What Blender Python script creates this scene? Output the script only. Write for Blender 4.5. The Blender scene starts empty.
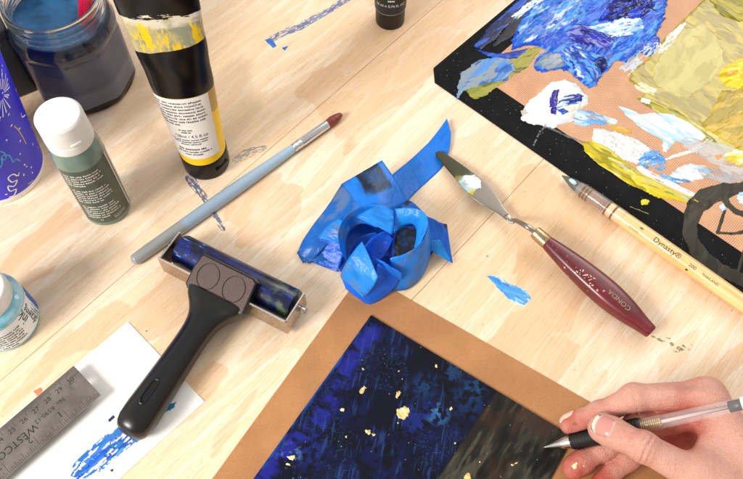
import bpy, bmesh, math, random
import numpy as np
from mathutils import Matrix, Vector
S = bpy.context.scene
COL = S.collection
mm = 0.001
R = math.radians

# ------------------------------------------------------------------ camera model (photo pixels -> metres)
FPX, TILT, CX, CY, CAMH = 780.0, R(30), 371.5, 239.5, 0.55
cT, sT = math.cos(TILT), math.sin(TILT)
def at(x, y, z=0.0):
    u = x-CX; v = -(y-CY); d = FPX*cT - v*sT
    return Vector((u/d*(CAMH-z), (v*cT+FPX*sT)/d*(CAMH-z), z))
def atn(P, z=0.0):
    P = np.asarray(P, float); u = P[:, 0]-CX; v = CY-P[:, 1]; d = FPX*cT - v*sT
    zz = P[:, 2] if P.shape[1] > 2 else np.full(len(P), z)
    return np.stack([u/d*(CAMH-zz), (v*cT+FPX*sT)/d*(CAMH-zz), zz], 1)
def px(V):
    V = np.asarray(V, float); Z = V[:, 2]-CAMH
    up = V[:, 1]*cT+Z*sT; fw = V[:, 1]*sT-Z*cT
    return np.stack([CX+FPX*V[:, 0]/fw, CY-FPX*up/fw], 1)

# ------------------------------------------------------------------ noise
def _h(ix, iy, s):
    n = (ix.astype(np.int64)*374761393 + iy.astype(np.int64)*668265263 + s*1274126177) & 0xffffffff
    n = ((n ^ (n >> 13))*1274126177) & 0xffffffff
    return ((n ^ (n >> 16)) & 0xffff)/65535.0
def vn(x, y, s=0):
    x = np.asarray(x, float); y = np.asarray(y, float)
    ix = np.floor(x); iy = np.floor(y); fx = x-ix; fy = y-iy
    fx = fx*fx*(3-2*fx); fy = fy*fy*(3-2*fy)
    a = _h(ix, iy, s); b = _h(ix+1, iy, s); c = _h(ix, iy+1, s); d = _h(ix+1, iy+1, s)
    return (a*(1-fx)+b*fx)*(1-fy)+(c*(1-fx)+d*fx)*fy
def fbm(x, y, s=0, o=4):
    r = 0; a = .5; t = 0
    for i in range(o):
        r = r+a*vn(x*2**i+13.7*i, y*2**i-7.1*i, s+i*17); t += a; a *= .55
    return r/t
def smooth(a, b, x):
    t = np.clip((x-a)/(b-a), 0, 1); return t*t*(3-2*t)
def sd_poly(X, Y, P):
    P = np.asarray(P, float); d = np.full(X.shape, 1e9); ins = np.zeros(X.shape, bool)
    n = len(P)
    for i in range(n):
        ax, ay = P[i]; bx, by = P[(i+1) % n]
        ex, ey = bx-ax, by-ay; wx, wy = X-ax, Y-ay
        t = np.clip((wx*ex+wy*ey)/(ex*ex+ey*ey+1e-18), 0, 1)
        d = np.minimum(d, (wx-ex*t)**2+(wy-ey*t)**2)
        c = ((ay > Y) != (by > Y))
        with np.errstate(divide='ignore', invalid='ignore'):
            xi = ax+(Y-ay)*ex/(ey if ey != 0 else 1e-12)
        ins ^= (c & (X < xi))
    d = np.sqrt(d)
    return np.where(ins, d, -d)
def sd_line(X, Y, P, w):
    P = np.asarray(P, float); best = np.full(X.shape, -1e9); w = np.asarray(w, float)
    for i in range(len(P)-1):
        ax, ay = P[i]; bx, by = P[i+1]; ex, ey = bx-ax, by-ay
        t = np.clip(((X-ax)*ex+(Y-ay)*ey)/(ex*ex+ey*ey+1e-18), 0, 1)
        ww = w[i]*(1-t)+w[i+1]*t
        best = np.maximum(best, ww/2-np.hypot(X-ax-ex*t, Y-ay-ey*t))
    return best
def catmull(P, n):
    P = np.asarray(P, float)
    if len(P) == 2:
        t = np.linspace(0, 1, n)[:, None]; return P[0]*(1-t)+P[1]*t
    Q = np.vstack([2*P[0]-P[1], P, 2*P[-1]-P[-2]]); seg = len(P)-1; out = []
    for k in range(n):
        s = k/(n-1)*seg; i = min(int(s), seg-1); t = s-i
        p0, p1, p2, p3 = Q[i:i+4]
        out.append(.5*((2*p1)+(-p0+p2)*t+(2*p0-5*p1+4*p2-p3)*t*t+(-p0+3*p1-3*p2+p3)*t**3))
    return np.array(out)

# ------------------------------------------------------------------ colours and materials
def lin(c):
    if isinstance(c, str):
        c = [int(c[i:i+2], 16)/255 for i in (1, 3, 5)]
        c = [x/12.92 if x <= .04045 else ((x+.055)/1.055)**2.4 for x in c]
    return (c[0], c[1], c[2], 1.0)
class NT:
    def __init__(s, name):
        s.m = bpy.data.materials.new(name); s.m.use_nodes = True
        s.t = s.m.node_tree; s.n = s.t.nodes
        s.b = s.n['Principled BSDF']
    def new(s, typ, **kw):
        n = s.n.new(typ)
        for k, v in kw.items(): setattr(n, k, v)
        return n
    def link(s, a, b): s.t.links.new(a, b)
    def val(s, sock, v):
        if hasattr(v, 'is_linked') or isinstance(v, bpy.types.NodeSocket): s.link(v, sock)
        else: sock.default_value = v
    def math(s, op, a, b=0.0, c=0.0, clamp=False):
        n = s.new('ShaderNodeMath', operation=op); n.use_clamp = clamp
        s.val(n.inputs[0], a); s.val(n.inputs[1], b); s.val(n.inputs[2], c); return n.outputs[0]
    def mix(s, f, a, b, mode='MIX'):
        n = s.new('ShaderNodeMix', data_type='RGBA', blend_type=mode)
        s.val(n.inputs[0], f); s.val(n.inputs[6], a); s.val(n.inputs[7], b); return n.outputs[2]
    def ss(s, lo, hi, x):
        n = s.new('ShaderNodeMapRange', interpolation_type='SMOOTHSTEP')
        s.val(n.inputs[0], x); n.inputs[1].default_value = lo; n.inputs[2].default_value = hi
        return n.outputs[0]
    def obj(s, scale=(1, 1, 1), rot=(0, 0, 0), loc=(0, 0, 0)):
        tc = s.new('ShaderNodeTexCoord'); mp = s.new('ShaderNodeMapping')
        s.link(tc.outputs['Object'], mp.inputs[0])
        mp.inputs['Scale'].default_value = scale; mp.inputs['Rotation'].default_value = rot; mp.inputs['Location'].default_value = loc
        return mp.outputs[0]
    def noise(s, vec, scale=1.0, detail=3.0, rough=.55, dist=0.0):
        n = s.new('ShaderNodeTexNoise'); s.link(vec, n.inputs['Vector'])
        n.inputs['Scale'].default_value = scale; n.inputs['Detail'].default_value = detail
        n.inputs['Roughness'].default_value = rough; n.inputs['Distortion'].default_value = dist
        return n.outputs[0]
    def sep(s, vec):
        n = s.new('ShaderNodeSeparateXYZ'); s.link(vec, n.inputs[0]); return n.outputs
    def attr(s, name):
        n = s.new('ShaderNodeAttribute'); n.attribute_name = name; return n
    def bump(s, h, strength=.3, dist=.0005):
        n = s.new('ShaderNodeBump'); n.inputs['Strength'].default_value = strength; n.inputs['Distance'].default_value = dist
        s.link(h, n.inputs['Height']); s.link(n.outputs[0], s.b.inputs['Normal'])
    def base(s, c): s.val(s.b.inputs['Base Color'], c)
    def set(s, **kw):
        for k, v in kw.items(): s.val(s.b.inputs[k.replace('_', ' ')], v)
def pm(name, c, rough=.5, metal=0.0, var=None, vs=80.0, bump=0.0, bs=600.0, bd=.0003, stretch=(1, 1, 1), vlo=.35, vhi=.65, **kw):
    m = NT(name); v = m.obj(scale=stretch)
    if var is not None:
        m.base(m.mix(m.ss(vlo, vhi, m.noise(v, vs, 5)), lin(c), lin(var)))
    else:
        m.base(lin(c))
    m.set(Roughness=rough, Metallic=metal)
    if bump: m.bump(m.noise(v, bs, 4), bump, bd)
    m.set(**kw)
    return m.m

# ------------------------------------------------------------------ meshes and objects
WM = {}
def tag(o, label=None, cat=None, group=None, kind=None):
    if label: o['label'] = label
    if cat: o['category'] = cat
    if group: o['group'] = group
    if kind: o['kind'] = kind
    return o
def root(name, label, cat, loc=(0, 0, 0), rz=0.0, group=None):
    o = bpy.data.objects.new(name, None); COL.objects.link(o)
    o.empty_display_size = .01; o.location = loc; o.rotation_euler = (0, 0, rz)
    WM[o.name] = Matrix.Translation(Vector(loc)) @ Matrix.Rotation(rz, 4, 'Z')
    return tag(o, label, cat, group)
def mk(name, V, F, mat, parent=None, smooth_=True, world=False, mats=None, mi=None, cols=None, attrs=None, auto=None):
    V = np.asarray(V, float).reshape(-1, 3)
    if world and parent is not None:
        M = np.array(WM[parent.name].inverted()); V = V @ M[:3, :3].T + M[:3, 3]
    me = bpy.data.meshes.new(name)
    me.from_pydata(V.tolist(), [], [list(map(int, f)) for f in F]); me.update()
    o = bpy.data.objects.new(name, me); COL.objects.link(o)
    for m in (mats or [mat]): me.materials.append(m)
    if mi is not None: me.polygons.foreach_set('material_index', np.asarray(mi, np.int32))
    if cols is not None:
        a = me.color_attributes.new('Col', 'FLOAT_COLOR', 'POINT')
        c = np.ones((len(V), 4), np.float32); c[:, :cols.shape[1]] = cols; a.data.foreach_set('color', c.ravel())
    for k, v in (attrs or {}).items():
        a = me.attributes.new(k, 'FLOAT', 'POINT'); a.data.foreach_set('value', np.asarray(v, np.float32))
    if smooth_: me.polygons.foreach_set('use_smooth', np.ones(len(me.polygons), bool))
    if parent is not None:
        o.parent = parent; WM[o.name] = WM[parent.name]
    else: WM[o.name] = Matrix.Identity(4)
    if auto: me.set_sharp_from_angle(angle=R(auto))
    return o
def grid_faces(nr, nc, close_c=False):
    F = []
    for i in range(nr-1):
        for j in range(nc if close_c else nc-1):
            k = (j+1) % nc
            F.append((i*nc+j, i*nc+k, (i+1)*nc+k, (i+1)*nc+j))
    return F
def lathe(prof, n=48, fr=None):
    """prof: list of (r, z); closed rings; ends with r~0 are capped"""
    V = []
    for r, z in prof:
        for j in range(n):
            a = 2*math.pi*j/n
            k = fr(a, z) if fr else 1
            V.append((r*k*math.cos(a), r*k*math.sin(a), z))
    F = grid_faces(len(prof), n, True)
    F.append(tuple(range(n-1, -1, -1))); m = (len(prof)-1)*n; F.append(tuple(range(m, m+n)))
    return V, F
def rprof(prof, rr=.6*mm, k=3):
    """round the corners of a lathe profile"""
    P = [np.array(p, float) for p in prof]; out = [P[0]]
    for i in range(1, len(P)-1):
        a, b, c = P[i-1], P[i], P[i+1]
        la, lc = np.linalg.norm(a-b), np.linalg.norm(c-b)
        r = min(rr, la*.45, lc*.45)
        p = b+(a-b)/la*r; q = b+(c-b)/lc*r
        for j in range(k+1):
            t = j/k; out.append((1-t)**2*p+2*t*(1-t)*b+t*t*q)
    out.append(P[-1]); return [tuple(p) for p in out]
def loft(secs, n=32):
    """secs: (center vec, ax vec, ay vec, hw, hh, exponent)"""
    V = []
    for c, ax, ay, hw, hh, e in secs:
        for j in range(n):
            a = 2*math.pi*j/n; ca, sa = math.cos(a), math.sin(a)
            x = math.copysign(abs(ca)**(2/e), ca)*hw; y = math.copysign(abs(sa)**(2/e), sa)*hh
            V.append(tuple(np.array(c)+np.array(ax)*x+np.array(ay)*y))
    F = grid_faces(len(secs), n, True)
    F.append(tuple(range(n-1, -1, -1))); m = (len(secs)-1)*n; F.append(tuple(range(m, m+n)))
    return V, F
def tube(P, rad, n=10, sub=None):
    P = np.asarray(P, float)
    if sub:
        rad = np.interp(np.linspace(0, 1, sub), np.linspace(0, 1, len(P)), np.broadcast_to(rad, (len(P),))); P = catmull(P, sub)
    rad = np.broadcast_to(rad, (len(P),)); secs = []
    up = np.array((0, 0, 1.0))
    for i in range(len(P)):
        t = P[min(i+1, len(P)-1)]-P[max(i-1, 0)]; t = t/np.linalg.norm(t)
        u = up if abs(t[2]) < .95 else np.array((1.0, 0, 0))
        ax = np.cross(t, u); ax /= np.linalg.norm(ax); ay = np.cross(ax, t)
        secs.append((P[i], ax, ay, rad[i], rad[i], 2))
    return loft(secs, n)
def join(*parts):
    V = []; F = []
    for v, f in parts:
        k = len(V); V += [tuple(p) for p in v]; F += [tuple(i+k for i in q) for q in f]
    return V, F
def rbox(cx, cy, cz, sx, sy, sz, bev=.4*mm, seg=2):
    bm = bmesh.new(); bmesh.ops.create_cube(bm, size=1)
    for v in bm.verts: v.co = Vector((cx+v.co.x*sx, cy+v.co.y*sy, cz+v.co.z*sz))
    if bev: bmesh.ops.bevel(bm, geom=bm.edges[:], offset=bev, segments=seg, affect='EDGES', profile=.5)
    V = [tuple(v.co) for v in bm.verts]; bm.verts.index_update()
    F = [tuple(v.index for v in f.verts) for f in bm.faces]; bm.free(); return V, F
def prism(poly, z0, z1, bev=0.0, seg=2):
    bm = bmesh.new()
    b = [bm.verts.new((p[0], p[1], z0)) for p in poly]; t = [bm.verts.new((p[0], p[1], z1)) for p in poly]
    n = len(poly); ar = sum(poly[i][0]*poly[(i+1) % n][1]-poly[(i+1) % n][0]*poly[i][1] for i in range(n))
    if ar < 0: b.reverse(); t.reverse()
    bm.faces.new(t); bm.faces.new(b[::-1])
    for i in range(n): bm.faces.new((b[i], b[(i+1) % n], t[(i+1) % n], t[i]))
    if bev: 
        es = [e for e in bm.edges if abs(e.verts[0].co.z-e.verts[1].co.z) < 1e-7]
        bmesh.ops.bevel(bm, geom=es, offset=bev, segments=seg, affect='EDGES', profile=.5)
    bm.verts.index_update()
    V = [tuple(v.co) for v in bm.verts]; F = [tuple(v.index for v in f.verts) for f in bm.faces]; bm.free(); return V, F
_tc = {}
def text(s, size, align='CENTER'):
    """2D lettering: vertices (n,2) and faces, centred on 0"""
    key = (s, size, align)
    if key in _tc: return _tc[key]
    cu = bpy.data.curves.new('t', 'FONT'); cu.body = s; cu.size = size; cu.align_x = align; cu.align_y = 'CENTER'
    cu.resolution_u = 3
    o = bpy.data.objects.new('t', cu); COL.objects.link(o)
    dg = bpy.context.evaluated_depsgraph_get(); dg.update()
    me = o.evaluated_get(dg).to_mesh()
    V = np.array([v.co[:2] for v in me.vertices]).reshape(-1, 2); F = [tuple(p.vertices) for p in me.polygons]
    o.evaluated_get(dg).to_mesh_clear(); bpy.data.objects.remove(o); bpy.data.curves.remove(cu)
    _tc[key] = (V, F); return V, F
def microtext(w, nl, lh, seed, fill=.9, bold=.16, center=False):
    """lines of unreadably small lettering: stems, bowls and bars as tiny quads; origin at top left"""
    rr = random.Random(seed); V = []; F = []
    def q(x0, y0, x1, y1):
        k = len(V); V.extend([(x0, y0), (x1, y0), (x1, y1), (x0, y1)]); F.append((k, k+1, k+2, k+3))
    for l in range(nl):
        xh = lh*.42; lw = lh*bold*.7; L = w*(fill+(1-fill)*rr.random()) if l < nl-1 else w*rr.uniform(.4, .8)
        x = (w-L)/2 if center else 0; x0 = x; y = -l*lh-lh*.75
        while x < x0+L:
            for _ in range(rr.randint(2, 8)):
                cw = xh*rr.choice((.45, .75, .8, .85, 1.1)); hgt = xh*rr.choice((1, 1, 1, 1, 1.5))
                if x+cw > x0+L: break
                q(x, y, x+lw, y+hgt)
                if cw > xh*.5:
                    q(x+cw-lw, y, x+cw, y+xh)
                    if rr.random() < .7: q(x+lw, y+xh-lw, x+cw-lw, y+xh)
                    if rr.random() < .6: q(x+lw, y, x+cw-lw, y+lw)
                x += cw+xh*.28
            x += xh*.7
    return np.array(V), F
def refine(v, f, m=.0007):
    """split lettering into small triangles so that it bends with the surface"""
    v = [tuple(p) for p in v]; out = []; mid = {}
    st = [(q[0], q[k], q[k+1]) for q in f for k in range(1, len(q)-1)]
    while st:
        t = st.pop(); L_ = [((v[t[k]][0]-v[t[(k+1) % 3]][0])**2+(v[t[k]][1]-v[t[(k+1) % 3]][1])**2, k) for k in range(3)]; l, k = max(L_)
        if l < m*m: out.append(t); continue
        a, b, c = t[k], t[(k+1) % 3], t[(k+2) % 3]; key = (min(a, b), max(a, b))
        if key not in mid: v.append(((v[a][0]+v[b][0])/2, (v[a][1]+v[b][1])/2)); mid[key] = len(v)-1
        n_ = mid[key]; st += [(a, n_, c), (n_, b, c)]
    return v, out
def decal(parts, fn, name, mat, parent, world=False):
    """parts: list of (V2, F, dx, dy, rot) placed on a surface by fn(x, y) -> xyz"""
    V = []; F = []
    for v, f, dx, dy, ro in parts:
        v, f = refine(v, f); c, s = math.cos(ro), math.sin(ro); k = len(V)
        for x, y in v: V.append(fn(c*x-s*y+dx, s*x+c*y+dy))
        F += [tuple(i+k for i in p) for p in f]
    return mk(name, V, F, mat, parent, False, world)

# ------------------------------------------------------------------ paint laid on a surface
def paint_mat(name, rough=.35, bump=.25, bs=900, alpha=1.0, sheen=0.0):
    m = NT(name); a = m.attr('Col'); m.base(a.outputs[0]); m.set(Roughness=rough)
    m.bump(m.noise(m.obj(), bs, 3), bump, .0004)
    if alpha < 1: m.set(Alpha=alpha)
    return m.m
HMAP = {}
def daub(name, shape, z, cols, mat, parent, ang=45, th=1.0, seed=0, res=.8, ragged=2.0, L=6.0, stretch=4.0, dry=0.0, ridge=.5, width=None, contrast=1.6, world=True, pxl=True, colfn=None, label=None, dryL=.9):
    """thick or thin paint inside an outline given in photo pixels; ang = stroke direction on the table in degrees"""
    P = atn(np.asarray(shape, float), z)[:, :2] if pxl else np.asarray(shape, float)
    res *= mm; ragged *= mm; L *= mm; th *= mm*(1.7 if th > .3 else 1.0)
    if width is not None:
        width = np.broadcast_to(np.asarray(width, float)*mm, (len(P),)); mg = width.max()/2+ragged*1.2+res
    else: mg = ragged*1.2+res
    lo = P.min(0)-mg; hi = P.max(0)+mg
    nx, ny = [max(4, int(math.ceil((hi[i]-lo[i])/res))) for i in (0, 1)]
    X, Y = np.meshgrid(lo[0]+np.arange(nx)*res, lo[1]+np.arange(ny)*res)
    sd = sd_poly(X, Y, P) if width is None else sd_line(X, Y, P, width)
    ca, sa = math.cos(R(ang)), math.sin(R(ang)); U = X*ca+Y*sa; W = -X*sa+Y*ca
    rag = (fbm(U/(L*stretch*.6)+seed, W/(L*.4), seed+5, 4)-.5)*2+(fbm(X/(.9*mm), Y/(.9*mm), seed+9, 2)-.5)*.5
    s2 = sd+ragged*rag
    if dry:
        dn = fbm(U/(dryL*9*mm)+3*seed, W/(dryL*mm), seed+21, 3)
        s2 = np.minimum(s2, (dn-dry)*6*mm)
    keep = s2 > 0
    gx = np.gradient(s2, res, axis=1); gy = np.gradient(s2, res, axis=0); g2 = gx*gx+gy*gy+1e-9
    out = s2 <= 0
    stp = np.clip(s2/g2, -1.2*res/np.sqrt(g2), 0)
    X2 = np.where(out, X-stp*gx, X); Y2 = np.where(out, Y-stp*gy, Y)
    wu = (fbm(X/(L*1.6)+seed, Y/(L*1.6), seed+71, 3)-.5)*L*2.2; ww = (fbm(X/(L*1.6), Y/(L*1.6)-seed, seed+81, 3)-.5)*L*1.6
    n1 = fbm((U+wu)/(L*stretch)+seed*3, (W+ww)/(L*.75), seed+31, 3); n2 = fbm((X+wu)/(L*1.7)+seed, (Y+ww)/(L*1.7), seed+41, 3); n3 = fbm((U+wu*.4)/(L*stretch*1.3), (W+ww*.3)/(.8*mm), seed+51, 2)
    H = np.where(keep, th*(1-np.exp(-np.maximum(s2, 0)/(max(th, .15*mm)*1.1)))*(.45+ridge*(n1*.9+n2*.6-.4)+.24*ridge*(n3-.5)+.55*ridge*(fbm((U+wu*.5)/(L*stretch), (W+ww*.5)/(2.2*mm), seed+61, 2)-.5)), 0)
    H = np.maximum(H, 0)+z
    hm_ = HMAP.get(parent.name) if parent is not None else None
    if hm_ is not None:
        A_, o_, r_ = hm_; Ap = np.pad(A_, 1, 'edge'); Sm = (Ap[1:-1, 1:-1]*4+2*(Ap[:-2, 1:-1]+Ap[2:, 1:-1]+Ap[1:-1, :-2]+Ap[1:-1, 2:])+Ap[:-2, :-2]+Ap[2:, 2:]+Ap[:-2, 2:]+Ap[2:, :-2])/16
        gx_ = np.clip((X2-o_[0])/r_, 0, A_.shape[1]-1.001); gy_ = np.clip((Y2-o_[1])/r_, 0, A_.shape[0]-1.001); i0_ = gx_.astype(int); j0_ = gy_.astype(int); fx_ = gx_-i0_; fy_ = gy_-j0_
        B_ = (Sm[j0_, i0_]*(1-fx_)+Sm[j0_, i0_+1]*fx_)*(1-fy_)+(Sm[j0_+1, i0_]*(1-fx_)+Sm[j0_+1, i0_+1]*fx_)*fy_
        H = H+B_; np.maximum.at(A_, (np.clip(gy_.round().astype(int), 0, A_.shape[0]-1)[keep], np.clip(gx_.round().astype(int), 0, A_.shape[1]-1)[keep]), H[keep]-z)
    fk = keep[:-1, :-1] | keep[1:, :-1] | keep[:-1, 1:] | keep[1:, 1:]
    idx = -np.ones(X.shape, int); use = np.zeros(X.shape, bool)
    use[:-1, :-1] |= fk; use[1:, :-1] |= fk; use[:-1, 1:] |= fk; use[1:, 1:] |= fk
    idx[use] = np.arange(use.sum())
    J, I = np.nonzero(fk)
    F = np.stack([idx[J, I], idx[J, I+1], idx[J+1, I+1], idx[J+1, I]], 1)
    cl = np.array([lin(c)[:3] for c in cols]); rg = random.Random(seed*7+1)
    t = np.clip((n1*.55+n2*.45-.5)*contrast*1.9+.5+(n3-.5)*.30, 0, .9999)
    C = np.tile(cl[0], X.shape+(1,)); relief = np.zeros(X.shape)
    if colfn is not None: C = colfn(X, Y, U, W, t, cl)
    else:
        for q in range(1, len(cl)):
            aq = R(ang+rg.uniform(-22, 22)); Uq = X*math.cos(aq)+Y*math.sin(aq)+wu*.5; Wq = -X*math.sin(aq)+Y*math.cos(aq)+ww*.5; kq = rg.uniform(.7, 1.5)
            f_ = fbm(Uq/(L*stretch*.9*kq)+q*9.3, Wq/(L*.62*kq), seed+300+q*13, 3)+.10*(vn(Uq/(L*stretch*1.5), Wq/(.8*mm), seed+q)-.5)
            th_q = rg.uniform(.47, .56)-.04*(contrast-1.6); mk_ = smooth(th_q-.015, th_q+rg.choice((.03, .05, .10)), f_)*rg.uniform(.75, 1)
            C = C*(1-mk_[..., None])+cl[q]*mk_[..., None]; relief += mk_*rg.uniform(-.12, .25)
        C = C*(1+.06*(n3-.5)[..., None])
    H = np.maximum(H, z)+np.where(keep, relief*th*.5*(1-np.exp(-np.maximum(s2, 0)/(.4*mm))), 0); H = np.maximum(H, z)
    V = np.stack([X2[use], Y2[use], H[use]], 1)
    o = mk(name, V, F, mat, parent, True, world, cols=C[use])
    if label: o['label'] = label
    return o
# ================================================================== SETTING: table top
GR = R(48.9)
def wood_material():
    m = NT('plywood'); o = m.obj()
    u, w, _ = m.sep(o)
    pa = m.attr('patch').outputs['Fac']; pb = m.attr('dull_shade').outputs['Fac']
    wob = m.noise(m.obj(scale=(9, 38, 1)), 1.0, 3, .5, .3)
    fine = m.noise(m.obj(scale=(60, 700, 1)), 1.0, 3, .6)
    ln = m.math('MULTIPLY_ADD', m.math('SUBTRACT', wob, .5), .045, pa)
    ln = m.math('MULTIPLY_ADD', m.math('SUBTRACT', fine, .5), .004, ln)
    edge = m.ss(-.0005, .0009, ln)
    deep = m.ss(-.002, .03, ln)
    # growth-ring contours of the peeled veneer
    cn = m.noise(m.obj(scale=(3.2, 17, 1), loc=(3, 1.7, 0)), 1.0, 2.5, .5, .4)
    cf = m.math('FRACT', m.math('MULTIPLY', cn, 9.0))
    ring = m.math('MULTIPLY', m.ss(0.0, .55, cf), m.ss(1.0, .93, cf))
    broad = m.noise(m.obj(scale=(2.5, 6, 1)), 1.0, 3, .5)
    pale = m.mix(m.ss(.35, .68, broad), lin('#f6e5cd'), lin('#eed3b0'))
    pale = m.mix(m.math('MULTIPLY', ring, .42), pale, lin('#e6bf90'))
    orange = m.mix(m.ss(.3, .7, wob), lin('#e3b286'), lin('#d39860'))
    orange = m.mix(m.math('MULTIPLY', deep, .35), orange, lin('#e8bd88'))
    c = m.mix(m.math('MULTIPLY', edge, .42), pale, orange)
    c = m.mix(m.math('MULTIPLY', m.ss(-.006, .008, m.math('MULTIPLY_ADD', m.math('SUBTRACT', wob, .5), .05, pb)), .42), c, lin('#b39a7a'))
    fib = m.noise(m.obj(scale=(24, 1000, 1)), 1.0, 5, .75)
    c = m.mix(m.math('MULTIPLY', m.ss(.45, .68, fib), .40), c, lin('#bd8b5c'))
    pore = m.noise(m.obj(scale=(110, 2300, 1)), 1.0, 2, .5)
    c = m.mix(m.math('MULTIPLY', m.ss(.64, .70, pore), .55), c, lin('#94683f'))
    # scattered specks of dirt and paint
    vo = m.new('ShaderNodeTexVoronoi'); m.link(m.obj(), vo.inputs['Vector']); vo.inputs['Scale'].default_value = 58
    rnd = m.sep(vo.outputs['Color'])
    spk = m.math('MULTIPLY', m.ss(.07, .03, vo.outputs['Distance']), m.math('GREATER_THAN', rnd[0], .86))
    c = m.mix(m.math('MULTIPLY', spk, .75), c, lin('#6b4a2c'))
    m.base(c)
    m.set(Roughness=m.math('MULTIPLY_ADD', fib, .25, .42))
    m.b.inputs['Specular IOR Level'].default_value = .35
    m.bump(m.math('ADD', fib, m.math('MULTIPLY', pore, .6)), .22, .0003)
    return m.m
orange_px = [
 [(0, 268), (45, 236), (72, 205), (92, 214), (100, 226), (70, 250), (45, 268), (20, 292), (0, 305)],
 [(0, 402), (45, 352), (92, 312), (128, 292), (128, 322), (60, 362), (30, 395), (0, 425)],
 [(140, 300), (168, 274), (205, 290), (190, 318), (150, 340), (128, 322)],
 [(545, 328), (582, 345), (570, 372), (553, 384), (566, 402), (545, 400), (480, 362), (500, 345)],
 [(318, 118), (302, 92), (316, 74), (338, 62), (350, 32), (372, 8), (400, -30), (560, -30), (470, 30), (440, 62), (405, 100), (372, 125), (345, 150)],
 [(516, 168), (548, 172), (590, 196), (618, 220), (598, 250), (572, 330), (545, 340), (500, 362), (478, 352), (515, 305), (525, 262), (505, 235)],
 [(225, 205), (268, 172), (300, 190), (303, 215), (282, 236), (240, 246)],
 [(188, 392), (212, 364), (228, 372), (210, 400), (190, 425)], [(205, 440), (240, 392), (262, 372), (268, 385), (235, 440), (205, 470)],
 [(690, 380), (760, 330), (760, 352), (705, 400)],
 [(-60, 200), (-20, 110), (40, 60), (20, 150), (-30, 220)],
]
dull_shade_px = [[(118, 120), (142, 70), (176, 130), (196, 182), (160, 226), (128, 200)], [(40, 290), (110, 236), (128, 250), (60, 300), (42, 322)], [(200, 90), (240, 60), (262, 110), (232, 168), (224, 160)]]  # greyed wood: shade of the bottles and jar painted into the colour
def build_table():
    o0 = at(371, 240); seam = []
    ca, sa = math.cos(GR), math.sin(GR)
    def vof(p): q = at(*p); return -sa*(q.x-o0.x)+ca*(q.y-o0.y)
    seams = [vof((150, 252)), vof((423, 288))]
    us = np.arange(-.62, .621, .005)
    vs = list(np.arange(-.55, .551, .005))
    for s in seams:
        vs = [v for v in vs if abs(v-s) > .0012]+[s-.00022, s-.00016, s+.00016, s+.00022]
    vs = np.array(sorted(vs))
    zs = np.array([-.002 if any(abs(v-s) < .0002 for s in seams) else 0.0 for v in vs])
    U, W = np.meshgrid(us, vs, indexing='ij')
    X = ca*U-sa*W+o0.x; Y = sa*U+ca*W+o0.y
    pp = px(np.stack([X.ravel(), Y.ravel(), 0*X.ravel()], 1)); PX = pp[:, 0].reshape(X.shape); PY = pp[:, 1].reshape(X.shape)
    def best(L): return np.max([np.clip(sd_poly(PX, PY, p), -60, 60) for p in L], 0)*.75*mm
    a = best(orange_px); b = best(dull_shade_px)
    V = np.stack([U, W, np.broadcast_to(zs, U.shape)], -1).reshape(-1, 3); F = grid_faces(len(us), len(vs))
    F = [f[::-1] for f in F]
    V2, F2 = rbox(0, 0, -.0125, 1.24, 1.10, .019, .0)
    k = len(V); n = len(V2)
    t = mk('table_top', np.vstack([V, V2]), F+[tuple(i+k for i in f) for f in F2], wood_material(), None, False,
           attrs={'patch': np.concatenate([a.ravel(), -.05*np.ones(n)]), 'dull_shade': np.concatenate([b.ravel(), -.05*np.ones(n)])})
    t.location = (o0.x, o0.y, 0); t.rotation_euler = (0, 0, GR)
    # normals up check
    WM[t.name] = Matrix.Translation((o0.x, o0.y, 0)) @ Matrix.Rotation(GR, 4, 'Z')
    tag(t, 'pale plywood work table with orange grain patches and paint marks', 'table', kind='structure')
    return t
TABLE = build_table()
PAINT = paint_mat('acrylic_paint', .28, .08, 900)
PAINT.node_tree.nodes['Principled BSDF'].inputs['Specular IOR Level'].default_value = .35
PAINT_DRY = paint_mat('dried_paint', .6, .2, 900)
PAINT_DK = paint_mat('dark_thin_paint', .5, .08, 900, alpha=.9); PAINT_DK.node_tree.nodes['Principled BSDF'].inputs['Specular IOR Level'].default_value = .2
PAINT_WASH = paint_mat('rubbed_in_paint', .6, .1, 900, alpha=.6)
PAINT_GLOSS = paint_mat('wet_paint', .16, .06, 500)
PAINT_THIN = paint_mat('thin_paint_film', .3, .2, 700, alpha=.55)
daub('paint_smear', [(487, 276), (497, 276), (510, 284), (527, 291), (531, 300), (524, 306), (512, 302), (500, 290)], .00003, ['#2a7fd0', '#1c63b5', '#63aee6', '#bfdff2', '#3f97e0'], PAINT_GLOSS, TABLE, -40, .5, 3, .5, 1.2, 5)
daub('paint_smear', [(272, 38), (300, 27), (330, 10), (352, -4)], .00003, ['#4a72b4', '#86a0c8', '#2f5cab'], PAINT_WASH, TABLE, 38, .03, 8, .3, 2.2, 5, 9, dry=.46, width=[8, 9, 8, 7], dryL=.45)
daub('paint_smear', [(265, 40), (270, 38), (277, 46), (273, 48)], .00003, ['#2b66b8', '#5b93d6'], PAINT_DRY, TABLE, -40, .15, 9, .5, 1.2, 4)
daub('paint_smear', [(282, 48), (288, 46), (285, 51)], .00003, ['#2b66b8'], PAINT_DRY, TABLE, 30, .1, 10, .4, .6, 4)
daub('paint_smear', [(190, 178), (203, 196), (214, 214), (224, 230)], .00003, ['#2f639c', '#5f8cb8', '#1f4f88'], PAINT_WASH, TABLE, -52, .04, 12, .3, 1.6, 4, 7, dry=.47, width=[8, 6, 4, 2.5], dryL=.5)
rs_ = random.Random(4)
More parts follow.
